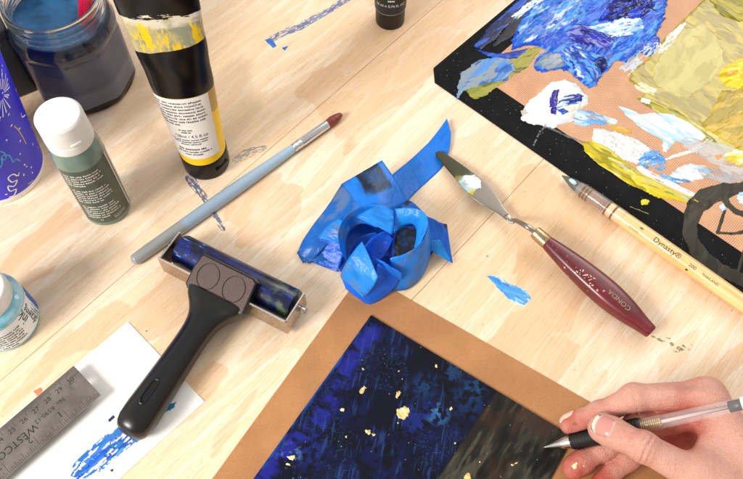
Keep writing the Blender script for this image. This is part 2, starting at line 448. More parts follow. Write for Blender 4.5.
for x_, y_, w_, h_ in [(654, 337, 3, 1.2), (661, 340, 4, 1.5), (668, 338, 2, .8), (672, 344, 3, 1.8), (679, 349, 4.5, 2.2), (684, 346, 2.5, 1.2), (690, 349, 1.8, 1), (692, 345.5, 1.5, .9), (676, 352, 2, 1)]:
    daub('paint_speck', [(x_+w_*rs_.uniform(.5, 1.3)*math.cos(a_), y_+h_*rs_.uniform(.5, 1.4)*math.sin(a_)+.3*w_*math.cos(a_)) for a_ in np.linspace(0, 5.6, 8)], .00003, ['#7d8050', '#4a5230', '#a39a5e'], PAINT_WASH, TABLE, -30, .12, int(x_), .5, 1.2, 2, 2, dry=.40, dryL=.4)
daub('paint_smear', [(34, 391), (41, 387), (43, 393), (37, 397)], .00003, ['#d98055', '#c96a45'], PAINT_DRY, TABLE, 20, .04, 15, .5, 1, 4)

# faint scrape right of the tube
daub('paint_smear', [(236, 160), (250, 152), (264, 148)], .00003, ['#9c9c98', '#b2b0aa'], PAINT_WASH, TABLE, 30, .02, 16, .3, 1.5, 4, 7, dry=.50, width=[7, 10, 6], dryL=.4)
# ================================================================== kraft paper under the painting
def ext(a, b, k): return (a[0]+(b[0]-a[0])*k, a[1]+(b[1]-a[1])*k)
def sheet_world(o, corner_px, ang, w, h, z):
    p = at(*corner_px, z); a = R(ang); ux = np.array((math.cos(a), math.sin(a))); uy = np.array((-ux[1], ux[0]))
    return p
KRAFT = pm('kraft_card', '#bd8149', .75, var='#a96d38', vs=25, bump=.35, bs=1800, bd=.0002)
kc = at(362.4, 272.5)
kr = root('kraft_paper', 'brown kraft paper sheet lying under the dark blue painting', 'paper', kc, R(-32.6))
k_ = .00045
V, F = rbox(.15, -.12, k_/2+.00005, .30, .24, k_, .0001, 1)
nt = NT('kraft_fibres'); fo = nt.obj()
c = nt.mix(nt.ss(.3, .7, nt.noise(nt.obj(), 22, 4)), lin('#b78150'), lin('#a87447'))
c = nt.mix(nt.math('MULTIPLY', nt.ss(.5, .72, nt.noise(nt.obj(scale=(1, 2.2, 1)), 900, 3, .7)), .55), c, lin('#85522a'))
c = nt.mix(nt.math('MULTIPLY', nt.ss(.6, .75, nt.noise(nt.obj(scale=(2.6, 1, 1)), 420, 3, .6)), .4), c, lin('#d3a06a'))
nt.base(c); nt.set(Roughness=.8); nt.bump(nt.noise(nt.obj(), 1500, 3), .3, .0002)
mk('sheet', V, F, nt.m, kr, False)

# ================================================================== painting
pc = at(371, 316); PA = R(-33.3)
ux = np.array((math.cos(PA), math.sin(PA))); uy = np.array((-ux[1], ux[0]))       # local x runs along the top edge, local y up-right
pr = root('painting', 'dark blue night sky painting with gold flakes on brown paper', 'painting', (pc.x, pc.y, k_+.0001), PA)
PW, PH, PT = .1715, .235, .0012
def paint_xy(p):
    q = at(p[0], p[1], k_+PT); d = np.array((q.x-pc.x, q.y-pc.y)); return d @ ux, d @ uy
bx = [paint_xy((497, 390)), paint_xy((437, 479))]
n1x, n1y = 330, 440
gx = np.linspace(0, PW, n1x); gy = np.linspace(-PH, 0, n1y)
X, Y = np.meshgrid(gx, gy)
fx = fbm(X/.004, Y/.004, 3, 3)*.0018
bxl = np.interp(Y, [bx[1][1], bx[0][1]], [bx[1][0], bx[0][0]])+(bx[0][0]-bx[1][0])/(bx[0][1]-bx[1][1])*np.where(Y < bx[1][1], Y-bx[1][1], 0)
def C3(h): return np.array(lin(h)[:3])
def mix3(a, b, t): return a*(1-t[..., None])+b*t[..., None]
cl = fbm(X/.03, Y/.03, 11, 5); cl2 = fbm(X/.012, Y/.016, 21, 5); st = fbm(X/.02, Y/.006, 31, 4)
col = mix3(C3('#06081a'), C3('#0a1030'), smooth(.42, .62, cl))
col = mix3(col, C3('#0e1644'), smooth(.54, .74, cl2)*.5)
col = mix3(col, C3('#04050d'), smooth(.5, .7, fbm(X/.018, Y/.018, 77, 4))*.85)
# bright ultramarine band along the left edge
e = np.abs(X-.010-.01*(cl2-.5)-.004*np.sin(Y*60)); col = mix3(col, C3('#24289a'), smooth(.009, .002, e)*smooth(.42, .62, st+.12*cl2)*.72*smooth(-.002, -.01, Y))
e = X+.003*(cl2-.5); col = mix3(col, C3('#1d4a98'), smooth(.003, .0, e)*smooth(.42, .6, fbm(X/.004, Y/.012, 5, 4)))
def blob(p, r, h, s, k=1.0, lo=.42, hi=.6):
    global col
    cx_, cy_ = paint_xy(p); d = np.hypot(X-cx_, (Y-cy_))/r
    col = mix3(col, C3(h), smooth(1, .25, d)*smooth(lo, hi, fbm(X/.0035, Y/.0035, s, 4))*k)
blob((437, 413), .012, '#3f7fb6', 41, .75, .54, .66); blob((425, 385), .013, '#1b4278', 42, .6); blob((468, 400), .02, '#143262', 43, .7); blob((452, 372), .012, '#244e84', 48, .5)
blob((475, 388), .012, '#22588e', 44, .5); blob((420, 420), .02, '#1b2d80', 45, .7); blob((345, 400), .03, '#101850', 46, .5); blob((310, 450), .02, '#182878', 47, .6); blob((380, 460), .035, '#111a54', 49, .5); blob((290, 455), .012, '#5f86c9', 50, .6, .55, .68)
scr = smooth(.60, .72, fbm((X+Y*.4)/.0011, (Y-X*.4)/.014, 91, 3))*smooth(.45, .62, cl2); col = mix3(col, C3('#31508c'), scr*.45)
spk_ = smooth(.69, .78, fbm(X/.0009, Y/.0009, 93, 2))*smooth(.45, .6, cl); col = mix3(col, C3('#2f5592'), spk_*.35)
gd = mix3(C3('#1d1c16'), C3('#35322a'), smooth(.4, .65, fbm(X/.006, Y/.035, 61, 5)))
gd = mix3(gd, C3('#4b463a'), smooth(.58, .72, fbm(X/.0035, Y/.02, 62, 4))*.8); gd = mix3(gd, C3('#3a2519'), smooth(.5, .7, fbm(X/.014, Y/.02, 63, 3))*.6); gd = mix3(gd, C3('#0c0c0a'), smooth(.55, .7, fbm(X/.01, Y/.03, 64, 4))*.8)
dz = smooth(-.0003, .0003, X-bxl-fx*.35)
col = mix3(col*.85, gd*1.0, dz)
gold_m = smooth(.0005, .0002, np.abs(X-bxl-fx*.35))*.6; col = mix3(col, C3('#0a0908'), gold_m)
H = PT+.00025*(fbm(X/.0025, Y/.004, 71, 4)-.5)+.0001*dz
V = np.stack([X, Y, H], -1).reshape(-1, 3); F = grid_faces(n1y, n1x)
V2, F2 = rbox(PW/2, -PH/2, (PT-.0003)/2, PW-.00002, PH-.00002, PT-.0003, 0)
pmx = NT('painted_surface'); pa = pmx.attr('Col').outputs[0]
vo = pmx.new('ShaderNodeTexVoronoi'); pmx.link(pmx.obj(), vo.inputs['Vector']); vo.inputs['Scale'].default_value = 260
rc = pmx.sep(vo.outputs['Color']); stars = pmx.math('MULTIPLY', pmx.ss(.16, .08, pmx.math('ADD', vo.outputs['Distance'], pmx.math('MULTIPLY', rc[1], .07))), pmx.math('GREATER_THAN', rc[0], .80))
stars = pmx.math('MULTIPLY', stars, pmx.ss(.38, .6, pmx.noise(pmx.obj(), 34, 3)))
pmx.base(pmx.mix(pmx.math('MULTIPLY', stars, .7), pa, lin('#9fb2d6')))
pmx.set(Roughness=pmx.math('MULTIPLY_ADD', pmx.noise(pmx.obj(), 160, 4), .35, .32)); pmx.b.inputs['Specular IOR Level'].default_value = .16
pmx.bump(pmx.noise(pmx.obj(scale=(1, .5, 1)), 900, 4), .35, .0003)
edge_m = pm('painted_edge', '#0a0d20', .6)
k = len(V)
mk('panel', np.vstack([V, V2]), F+[tuple(i+k for i in f) for f in F2], None, pr, True, mats=[pmx.m, edge_m], mi=[0]*len(F)+[1]*len(F2), cols=np.vstack([col.reshape(-1, 3), np.tile(C3('#0a0d20'), (len(V2), 1))]), auto=40)
GOLD = paint_mat('gold_leaf', .38, .6, 1500); GOLD.node_tree.nodes['Principled BSDF'].inputs['Metallic'].default_value = .35
rr = random.Random(5)
zt = k_+.0001+PT+.0001
for (fx_, fy_, r1, r2, an) in [(403, 412, 6.2, 6.6, 0)]+[(q0, q1, q2*.78, q3*.78, q4_) for q0, q1, q2, q3, q4_ in [(403, 412, 7, 7.5, 0), (362.5, 390, 3.2, 6.5, 25), (398, 394.5, 2.5, 5, 20), (342, 410, 3, 2.5, 0), (368, 432, 4, 3, 40), (374, 434.5, 2.5, 1.8, 0), (291, 458, 5, 4, 10), (288, 464, 2.5, 2, 0), (468, 476, 4.5, 4.5, 0), (516, 463, 2.6, 1.6, 0), (512, 465, 1.4, 1.1, 0), (451, 409, 2, 3, 0), (399, 371, 1.6, 1.2, 0), (436, 366, 1.2, 2, 0), (363, 369, 1.4, 1.2, 0), (398, 423, 1.2, 1, 0), (346, 437, 1.3, 1, 0), (480, 462, 1.2, 1, 0), (402, 379, 1.0, 1.0, 0), (455, 443, 1.0, .8, 0)][1:]]:
    pts = []
    for i in range(9):
        a = 2*math.pi*i/9; k = rr.uniform(.7, 1.2); x = math.cos(a)*r1*k; y = math.sin(a)*r2*k
        c, s = math.cos(R(an)), math.sin(R(an)); pts.append((fx_+c*x-s*y, fy_+s*x+c*y))
    daub('gold_flake', pts, zt, ['#e8cf8a', '#f6e7b8', '#c9a75a', '#efdca0'], GOLD, pr, rr.uniform(0, 180), .35, rr.randint(0, 99), .4, 1.0, 2.5, 1.5, ridge=1.0)

# ================================================================== white card with blue paint
cc = at(128, 322)
cr = root('white_card', 'white card with a streaky blue paint swatch under the roller handle', 'card', cc, R(-43.9))
V, F = rbox(.0455, -.11, .00035, .091, .22, .0006, .00012, 1)
mk('card', V, F, pm('white_paper', '#f4f0ea', .6, var='#eee9e1', vs=30), cr, False)
zc = .00067
blue3 = ['#0f55b4', '#2a82cc', '#0a3a8c', '#5fa8de', '#146cc0']
daub('paint_swatch', [(135, 424), (118, 428), (96, 444), (74, 464), (68, 476), (84, 480), (104, 468), (124, 452), (140, 440)], zc, blue3, PAINT_DRY, cr, 47, .12, 31, .5, 3, 6, 7, dry=.49, dryL=.6, label='streaky blue paint swatch')
daub('paint_swatch', [(112, 437), (104, 449), (92, 462), (78, 474)], zc+.00005, ['#0d3cab', '#0a58c8', '#2f86e0'], PAINT_DRY, cr, 47, .15, 33, .5, 2, 6, 7, dry=.47, width=[6, 8, 8, 6], dryL=.5)
daub('paint_swatch', [(164, 410), (170, 404), (176, 402), (174, 408), (167, 413)], zc, ['#1d7fa0', '#2f6fb8', '#58a0c8'], PAINT_DRY, cr, 45, .1, 35, .4, 1.5, 4, dry=.45)
daub('paint_swatch', [(108, 420), (113, 415), (115, 417), (110, 422)], zc, ['#12245c', '#0c1840'], PAINT_DRY, cr, 45, .1, 36, .4, .8, 4)
daub('paint_swatch', [(110, 470), (113, 468), (114, 471), (111, 472)], zc, ['#3a3a40'], PAINT_DRY, cr, 45, .05, 37, .4, .5, 4)

# ================================================================== steel ruler (free end propped up, other end out of frame)
RZ = .0085
p0 = at(74, 366, RZ); p1 = at(101, 395, RZ); q0 = at(0, 415, RZ)
rx = np.array((p0.x-p1.x, p0.y-p1.y)); RWID = np.linalg.norm(rx); rx /= RWID            # towards the cm edge
ra = math.atan2(-rx[0], rx[1])-math.pi                                            # local y = across (towards cm edge), local x = -along
rul = root('steel_ruler', 'worn steel ruler with black inch and centimetre marks on white card', 'ruler', p1, math.atan2(rx[1], rx[0])-math.pi/2)
# local: +y to cm edge, end at x=0, body towards -x
RL = .31
tl = math.atan2(RZ-.0016, RL)*0.35
def rtilt(V):
    V = np.asarray(V, float).copy(); V[:, 2] += V[:, 0]*math.tan(tl); return V
hole = (-.0092, .0195); hr = .0028
bm = bmesh.new()
outer = [(0, .0004), (0, RWID-.0004), (-.0004, RWID), (-RL, RWID), (-RL, 0), (-.0004, 0)]
ov = [bm.verts.new((x, y, 0)) for x, y in outer]; hv = [bm.verts.new((hole[0]+hr*math.cos(2*math.pi*i/24), hole[1]+hr*math.sin(2*math.pi*i/24), 0)) for i in range(24)]
es = [bm.edges.new((ov[i], ov[(i+1) % 6])) for i in range(6)]+[bm.edges.new((hv[i], hv[(i+1) % 24])) for i in range(24)]
bmesh.ops.triangle_fill(bm, edges=es, use_beauty=True)
fs = [f for f in bm.faces if not all((Vector((v.co.x-hole[0], v.co.y-hole[1]))).length < hr*1.01 for v in f.verts)]
bmesh.ops.delete(bm, geom=[f for f in bm.faces if f not in fs], context='FACES')
ret = bmesh.ops.extrude_face_region(bm, geom=bm.faces[:])
for v in ret['geom']:
    if isinstance(v, bmesh.types.BMVert): v.co.z += .0009
bmesh.ops.recalc_face_normals(bm, faces=bm.faces[:]); bm.verts.index_update()
V = rtilt([tuple(v.co) for v in bm.verts]); F = [tuple(v.index for v in f.verts) for f in bm.faces]; bm.free()
st = NT('brushed_steel'); br = st.noise(st.obj(scale=(25, 1600, 1)), 1.0, 3, .6); ble = st.noise(st.obj(), 55, 4)
st.base(st.mix(st.ss(.3, .7, ble), lin('#8f867e'), lin('#766d66'))); st.set(Metallic=.8, Roughness=st.math('MULTIPLY_ADD', br, .25, .30)); st.bump(br, .12, .0002)
mk('blade', V, F, st.m, rul, False)
INKM = pm('black_ink', '#15120f', .6)
mv = []; mf = []
def q4(x0, y0, x1, y1):
    k = len(mv); mv.extend([(x0, y0, .00094), (x1, y0, .00094), (x1, y1, .00094), (x0, y1, .00094)]); mf.append((k, k+1, k+2, k+3))
for i in range(1, 16*11):
    x = -i*.0254/16; l = .0105 if i % 16 == 0 else .0068 if i % 8 == 0 else .0052 if i % 4 == 0 else .004 if i % 2 == 0 else .0028
    q4(x-.00013, .0003, x+.00013, l)
for i in range(1, 300):
    x = -.3048+.3+(-i*.001)+.0; l = .0066 if i % 10 == 0 else .005 if i % 5 == 0 else .0033
    q4(x-.0001, RWID-l, x+.0001, RWID-.0003)
q4(-.0058, .0255, -.0002, .0259)
mk('graduation', rtilt(mv), mf, INKM, rul, False)
parts = []
for i in range(1, 10):
    v, f = text(str(i), .0072); parts.append((v, f, -i*.0254-.0032, .0098, math.pi))
for i in range(0, 25):
    v, f = text(str(30-i), .0052); parts.append((v, f, -.0048-i*.010-.0036, RWID-.0078, 0.0))
v, f = text('WESTCOTT', .0078, 'LEFT'); parts.append((v, f, -.0445, .0152, math.pi))
v, f = text('No. R590-12', .0047, 'LEFT'); parts.append((v, f, -.0195, .0172, math.pi))
def rf(x, y): return (x, y, .00095+x*math.tan(tl))
decal(parts, rf, 'lettering', INKM, rul)

# ================================================================== silicone mat with drying paint
MC = np.array(at(424.5, 76)[:2]); MA = R(-43.3)
mat = root('painting_mat', 'black bordered silicone mat smeared with blue white and yellow paint', 'mat', (MC[0], MC[1], 0), MA)
# local x along the lower-left border, local y along the upper-left border
MT = .0009; BW = .0345; ML, MHt = .42, .30
ch = .0125
outer = [(ch, 0), (ML-ch, 0), (ML, ch), (ML, MHt-ch), (ML-ch, MHt), (ch, MHt), (0, MHt-ch), (0, ch)]
V, F = prism(outer, .00005, MT, .0002, 1)
sil = pm('black_silicone', '#0b0c0e', .7, var='#131416', vs=70, bump=.15, bs=1200)
sil.node_tree.nodes['Principled BSDF'].inputs['Specular IOR Level'].default_value = .14
mk('border', V, F, sil, mat, False)
wv = NT('woven_glass'); u, w, _ = wv.sep(wv.obj())
pit = 2*math.pi/.00165
su = wv.math('SINE', wv.math('MULTIPLY', u, pit)); sw = wv.math('SINE', wv.math('MULTIPLY', w, pit))
dot = wv.ss(.15, 1.2, wv.math('ADD', su, sw)); weave = wv.math('MULTIPLY', su, sw)
c = wv.mix(wv.ss(.3, .7, wv.noise(wv.obj(), 14, 3)), lin('#d9a67c'), lin('#cf9a70'))
c = wv.mix(wv.math('MULTIPLY', wv.math('MULTIPLY', dot, wv.ss(.2, .55, wv.noise(wv.obj(), 60, 3))), .95), c, lin('#95552e'))
wv.base(c); wv.set(Roughness=.42); wv.bump(weave, .25, .0003)
inn = [(BW, BW), (ML-BW, BW), (ML-BW, MHt-BW), (BW, MHt-BW)]
V, F = prism(inn, MT-.0003, MT+.00025, .0001, 1)
mk('woven_panel', V, F, wv.m, mat, False)
Z0 = MT+.0003
HMAP[mat.name] = (np.zeros((560, 520)), (MC[0]-.02, MC[1]-.30), .0010)
def dk(k): return Z0+k*.00001
def c6(L): return [(430+x/2.374, y/2.374) for x, y in L]
def c8(L): return [(570+x/3.19, 90+y/3.19) for x, y in L]
DN = 'paint_smear'
# dark blue streak and thin blue smear on the border
daub(DN, c6([(103, 108), (140, 68), (200, 8), (240, -20), (262, -30), (235, 10), (165, 80), (120, 118)]), dk(0), ['#0b1c66', '#173fae', '#0a1238', '#2a5fd0'], PAINT, mat, 48, .35, 51, .7, 2.0, 6, 6)
daub(DN, c6([(150, 110), (235, 60), (300, -10), (250, -20), (190, 50)]), dk(0), ['#10141f', '#18223c', '#0c0f17'], PAINT, mat, 48, .2, 52, .8, 2.5, 6, 5)
daub(DN, c6([(85, 215), (130, 190), (175, 165), (200, 128), (268, 108), (232, 160), (160, 205), (108, 240)]), dk(0), ['#66701c', '#8a8a2c', '#565e16', '#a09a3c'], PAINT, mat, 20, .4, 53, .7, 2.2, 6, 3)
daub(DN, c6([(63, 238), (72, 175), (118, 142), (185, 128), (202, 165), (182, 192), (120, 200), (78, 218)]), dk(1), ['#2a66b8', '#7f94a8', '#1c4fa8', '#8d9a9c', '#4c8ad2'], PAINT, mat, 25, .45, 54, .7, 2.2, 7, 3)
daub(DN, c6([(110, 118), (160, 128), (210, 122), (238, 112), (205, 140), (150, 138)]), dk(2), ['#1b4fc0', '#2f74d8', '#0f2f8c'], PAINT, mat, -8, .4, 55, .6, 2.0, 5, 3)
# the large blue heap
daub(DN, c6([(192, 118), (205, 62), (238, 18), (300, -30), (575, -30), (556, 40), (540, 72), (546, 112), (528, 138), (500, 124), (468, 152), (436, 140), (424, 168), (408, 172), (398, 205), (378, 208), (348, 190), (338, 168), (310, 165), (262, 172), (246, 158), (252, 138), (282, 122), (242, 108)]), dk(0),
     ['#1450c4', '#0c46c0', '#2b7ce0', '#0a2f96', '#1a5fd4', '#5f9fe0', '#0c46c0'], PAINT, mat, 40, 1.6, 56, .65, 3.5, 7, 2.6, ridge=1.0, contrast=.8)
daub(DN, c6([(200, 108), (215, 60), (250, 20), (320, -20), (360, 10), (340, 55), (290, 80), (245, 100)]), dk(3), ['#3f8fdc', '#8fc0e4', '#c4d4dc', '#2b74cc', '#1d63cc'], PAINT, mat, 45, .9, 57, .65, 3.5, 6, 3, dry=.36)
daub(DN, c6([(400, 52), (420, 12), (450, -10), (520, -20), (532, 20), (500, 48), (455, 55)]), dk(4), ['#0b1a78', '#1a2fae', '#080f48', '#2446c8'], PAINT_GLOSS, mat, 35, 2.2, 58, .6, 2.5, 6, 2, ridge=1.0)
daub(DN, c6([(318, 78), (345, 62), (400, 72), (440, 98), (425, 118), (370, 112), (335, 98)]), dk(5), ['#1a1a86', '#4a3fb0', '#101058', '#8f9ad6', '#2a35b0'], PAINT_GLOSS, mat, -28, 2.4, 59, .55, 2.5, 5, 2.5, ridge=1.0)
daub(DN, c6([(365, 72), (420, 55), (500, 45), (505, 70), (470, 88), (420, 92)]), dk(6), ['#cfe3f2', '#9cc6ea', '#e9f1f5', '#5fa4e2'], PAINT, mat, 10, 1.4, 60, .55, 2.5, 6, 3, dry=.34, ridge=1.0)
daub(DN, c6([(300, 130), (340, 112), (420, 140), (412, 168), (385, 200), (345, 182)]), dk(5), ['#0f44b8', '#dfeaf4', '#1c60d0', '#0c2f94', '#5b9fe4'], PAINT, mat, -40, 2.0, 61, .55, 2.5, 6, 2.5, ridge=1.0)
daub(DN, c6([(380, 150), (410, 140), (424, 160), (408, 172), (390, 170)]), dk(8), ['#0a1a5c', '#15308c'], PAINT, mat, 0, .8, 62, .5, 2.5, 4, 2)
daub(DN, c6([(248, 158), (268, 132), (308, 130), (318, 158), (280, 168)]), dk(7), ['#8a97a6', '#a3a9ad', '#6c7f98'], PAINT, mat, 30, .4, 63, .6, 2.0, 5, 3)
daub(DN, c6([(200, 40), (260, 0), (300, -30)]), dk(9), ['#dbe7ee', '#9fc3e2'], PAINT, mat, 45, .5, 64, .5, 2.0, 5, 5, dry=.48, width=[7, 9, 6])
daub(DN, c6([(440, 118), (500, 92), (536, 60)]), dk(9), ['#3a8be4', '#79b4ee', '#1a5ed2'], PAINT, mat, 40, .8, 65, .5, 2.0, 5, 5, dry=.40, width=[12, 14, 10])
daub(DN, c6([(455, -5), (470, 8), (482, 2), (500, 18), (540, 30)]), dk(12), ['#20222a', '#0e1018'], PAINT, mat, 20, .6, 66, .4, .8, 4, 3, width=[3, 5, 4, 2, .8])
# white daub with blue swirl
daub(DN, c6([(214, 284), (226, 250), (242, 234), (290, 196), (320, 188), (346, 198), (372, 226), (376, 246), (352, 262), (340, 288), (290, 305), (250, 296)]), dk(0), ['#ddddda', '#e4e6ea', '#e4e4e0', '#dfe7f0'], PAINT, mat, 25, 1.8, 67, .6, 2.0, 7, 2, ridge=.8)
daub(DN, c6([(284, 272), (282, 240), (292, 218), (304, 216), (302, 250), (298, 276)]), dk(13), ['#241a8a', '#3a22a0', '#14104c'], PAINT_GLOSS, mat, 70, 1.0, 68, .4, 1.4, 4, 2)
daub(DN, c6([(300, 262), (305, 238), (330, 225), (362, 228), (360, 246), (335, 266), (312, 276)]), dk(14), ['#1440b0', '#3f86da', '#0d2474', '#c8d8ea'], PAINT_GLOSS, mat, 15, 1.2, 69, .4, 1.6, 4, 2.5, ridge=1)
daub(DN, c6([(312, 264), (330, 254), (356, 248), (352, 260), (330, 270)]), dk(18), ['#e8e2c8', '#d8d0a4', '#f4f0e2'], PAINT, mat, 15, .8, 70, .4, 1.2, 4, 2.5)
daub(DN, c6([(338, 292), (352, 258), (380, 262), (415, 275), (444, 284), (438, 296), (402, 294), (372, 302)]), dk(1), ['#6fa8e0', '#a9cdec', '#3f86d2', '#cfe2f0'], PAINT_DRY, mat, -20, .4, 71, .55, 2.8, 6, 3, dry=.36)
daub(DN, c6([(424, 296), (452, 300), (482, 308), (476, 318), (440, 312)]), dk(1), ['#dcb04a', '#e9c870', '#c89a34'], PAINT_DRY, mat, -20, .4, 72, .5, 1.8, 5, 3)
daub(DN, c6([(214, 262), (228, 258), (232, 272), (220, 276)]), dk(1), ['#cfcac4', '#b9b2aa'], PAINT_DRY, mat, -20, .3, 73, .5, 1.4, 5, 3)
# the yellow sheet
daub(DN, c6([(476, 172), (492, 160), (530, 128), (560, 88), (600, 48), (640, 10), (662, -30), (790, -30), (790, 395), (742, 368), (690, 345), (650, 328), (600, 295), (560, 270), (520, 252), (498, 236), (505, 222), (470, 190)]), dk(0), ['#a6920e', '#bca620', '#877608', '#b09e2e'], PAINT_GLOSS, mat, -43, .8, 74, .8, 3.0, 14, 3, ridge=.45, contrast=1.1)
daub(DN, c6([(530, 160), (556, 118), (602, 70), (650, 60), (690, 95), (700, 150), (660, 200), (610, 240), (560, 222), (528, 196)]), dk(5), ['#b0a23e', '#a3942c', '#bbae52'], PAINT_GLOSS, mat, 45, .3, 75, .8, 4.5, 12, 2, ridge=.4, contrast=.9)
daub(DN, c6([(655, -20), (690, -25), (790, -30), (790, 55), (730, 50), (690, 40), (672, 15)]), dk(6), ['#a09218', '#766a0c', '#b2a42a', '#887a12'], PAINT, mat, -35, .8, 76, .7, 3.5, 9, 3, ridge=.9)
daub(DN, c6([(492, 230), (530, 240), (580, 262), (650, 305), (720, 345), (790, 385), (790, 410), (700, 360), (620, 318), (560, 278), (510, 252)]), dk(6), ['#807a1c', '#a89c36', '#6e6a14', '#bcae48', '#d8ce80'], PAINT, mat, -32, .9, 77, .6, 2.2, 8, 5, ridge=1)
daub(DN, c6([(690, 190), (684, 172), (705, 158), (740, 138), (790, 120), (790, 230), (735, 215), (700, 205)]), dk(8), ['#e8c41a', '#d8b010', '#f2d840', '#c99a10'], PAINT_GLOSS, mat, 20, 2.8, 78, .6, 2.5, 8, 2, ridge=1)
daub(DN, c6([(640, 300), (680, 250), (690, 215), (735, 215), (790, 230), (790, 380), (720, 350)]), dk(7), ['#c4a42a', '#b39a2c', '#d2b648', '#a08a24'], PAINT, mat, 40, .9, 79, .7, 3.5, 8, 2.5, ridge=.9)
daub(DN, c6([(485, 205), (500, 195), (540, 215), (530, 228), (500, 218)]), dk(7), ['#efe9d6', '#e4dcb8', '#d9d09a'], PAINT, mat, -30, .6, 80, .5, 2.2, 5, 3, dry=.36)
daub(DN, c6([(500, 232), (525, 240), (520, 250), (500, 244)]), dk(9), ['#f4f2ea', '#e8e4d2'], PAINT, mat, -30, .5, 81, .5, 1.6, 5, 3)
daub(DN, c6([(540, 128), (560, 88), (600, 50), (612, 60), (580, 98), (552, 130)]), dk(7), ['#dfe0d6', '#cfd2c0', '#e9eae4'], PAINT_DRY, mat, 48, .4, 82, .5, 2.2, 6, 4, dry=.42)
daub(DN, c6([(448, 160), (500, 120), (535, 88), (548, 108), (520, 140), (470, 180)]), dk(2), ['#c9ccd0', '#aebccb', '#dadcda'], PAINT_DRY, mat, 45, .2, 83, .6, 3, 5, 3, dry=.48)
# white and pale blue swoosh
daub(DN, c6([(444, 251), (468, 256), (498, 270), (530, 268), (575, 272), (620, 300), (658, 326), (625, 344), (582, 336), (562, 362), (552, 360), (552, 332), (502, 306), (470, 278)]), dk(9), ['#dde0e0', '#c8dcea', '#e9eff2', '#a9cbe4', '#e6e6e2'], PAINT, mat, -25, 1.2, 84, .55, 1.6, 8, 4, ridge=.8)
daub(DN, c6([(388, 304), (410, 306), (480, 325), (522, 350), (546, 372), (505, 392), (440, 376), (384, 346)]), dk(2), ['#dcdbd8', '#d2d2d0', '#e5e4e0'], PAINT, mat, -20, 1.3, 85, .5, 1.6, 3, 1.2, ridge=1)
daub(DN, c6([(498, 372), (520, 356), (545, 358), (566, 384), (548, 404), (515, 400), (490, 392)]), dk(6), ['#6aa8e2', '#3f88d4', '#a9cbe8'], PAINT_DRY, mat, 20, .6, 86, .5, 2.8, 4, 2, dry=.40)
# yellow streak along the lower border
daub(DN, c6([(362, 338), (382, 334), (420, 352), (452, 378), (500, 408), (560, 440), (640, 478), (640, 486), (545, 470), (470, 436), (400, 392), (368, 360)]), dk(3), ['#d8c010', '#b8a60c', '#e4cf30', '#958a0e', '#cdb61a'], PAINT, mat, -33, 1.4, 87, .55, 1.8, 8, 5, ridge=1)
daub(DN, c6([(430, 380), (500, 425), (560, 455), (650, 490)]), dk(9), ['#b9c0a0', '#e0d860', '#8f9a3a'], PAINT, mat, -30, .4, 88, .5, 1.5, 6, 5, dry=.42, width=[6, 7, 6, 4])
daub(DN, c8([(225, 355), (240, 345), (256, 352), (245, 365), (230, 366)]), dk(1), ['#d8cc28', '#b8b01c'], PAINT, mat, -20, .6, 89, .4, 1.2, 4, 2)
daub(DN, c8([(192, 372), (250, 395)]), dk(0), ['#8a8a2a'], PAINT_DRY, mat, -20, .08, 90, .4, .8, 4, 3, width=[.8, .6])
# pale lump, thin white scrapes
daub(DN, c8([(318, 275), (350, 245), (385, 232), (430, 240), (452, 262), (420, 285), (370, 296), (330, 296)]), dk(5), ['#dddcd8', '#dbe6ee', '#a9cbe6', '#e4e3df'], PAINT, mat, -15, 1.2, 91, .5, 2.0, 6, 3, ridge=1)
daub(DN, c8([(285, 262), (330, 280), (380, 292), (340, 300), (300, 290)]), dk(7), ['#5fa2e0', '#a2c8ea', '#3f86cf'], PAINT, mat, -20, .5, 92, .5, 2.2, 5, 3, dry=.38)
daub(DN, c8([(222, 250), (290, 290), (360, 322), (440, 350)]), dk(2), ['#d8dad8', '#d4dde2'], PAINT, mat, -28, .4, 93, .5, 1.6, 6, 5, dry=.40, width=[6, 8, 7, 3])
daub(DN, c8([(305, 222), (350, 205), (400, 190), (440, 165), (470, 150)]), dk(5), ['#d9d8d4', '#d8dde0'], PAINT, mat, 20, .5, 94, .4, 1.2, 6, 5, dry=.36, width=[2.5, 4, 4, 3, 2])
daub(DN, c8([(380, 172), (440, 190), (500, 215), (575, 250)]), dk(3), ['#c9cdca', '#b9b6ae', '#dde1e0'], PAINT_THIN, mat, -25, .3, 95, .6, 3, 6, 4, dry=.36, width=[14, 20, 24, 22])
daub(DN, c8([(430, 265), (480, 270), (540, 295), (590, 300)]), dk(3), ['#b9c4cc', '#9db4c8', '#dfe3e4'], PAINT_THIN, mat, -20, .3, 96, .6, 3, 6, 4, dry=.38, width=[12, 16, 16, 14])
daub(DN, c8([(490, 205), (530, 190), (590, 205), (600, 245), (540, 240), (500, 228)]), dk(8), ['#efe9b0', '#e2d24a', '#f5f2e2', '#d9b92e'], PAINT, mat, 10, 1.2, 97, .5, 2.2, 5, 2, ridge=1)
daub(DN, c8([(462, 210), (480, 205), (486, 215), (470, 222)]), dk(8), ['#dc9a4a', '#e8b470'], PAINT, mat, 10, .6, 98, .4, 1.2, 5, 2)
daub(DN, c6([(246, 345), (262, 310), (275, 300), (330, 325), (400, 350)]), dk(0), ['#6c7076', '#9a9ea2'], PAINT_THIN, mat, -20, .1, 99, .4, 1.0, 5, 4, dry=.40, width=[1.2, 2, 3, 3, 2])
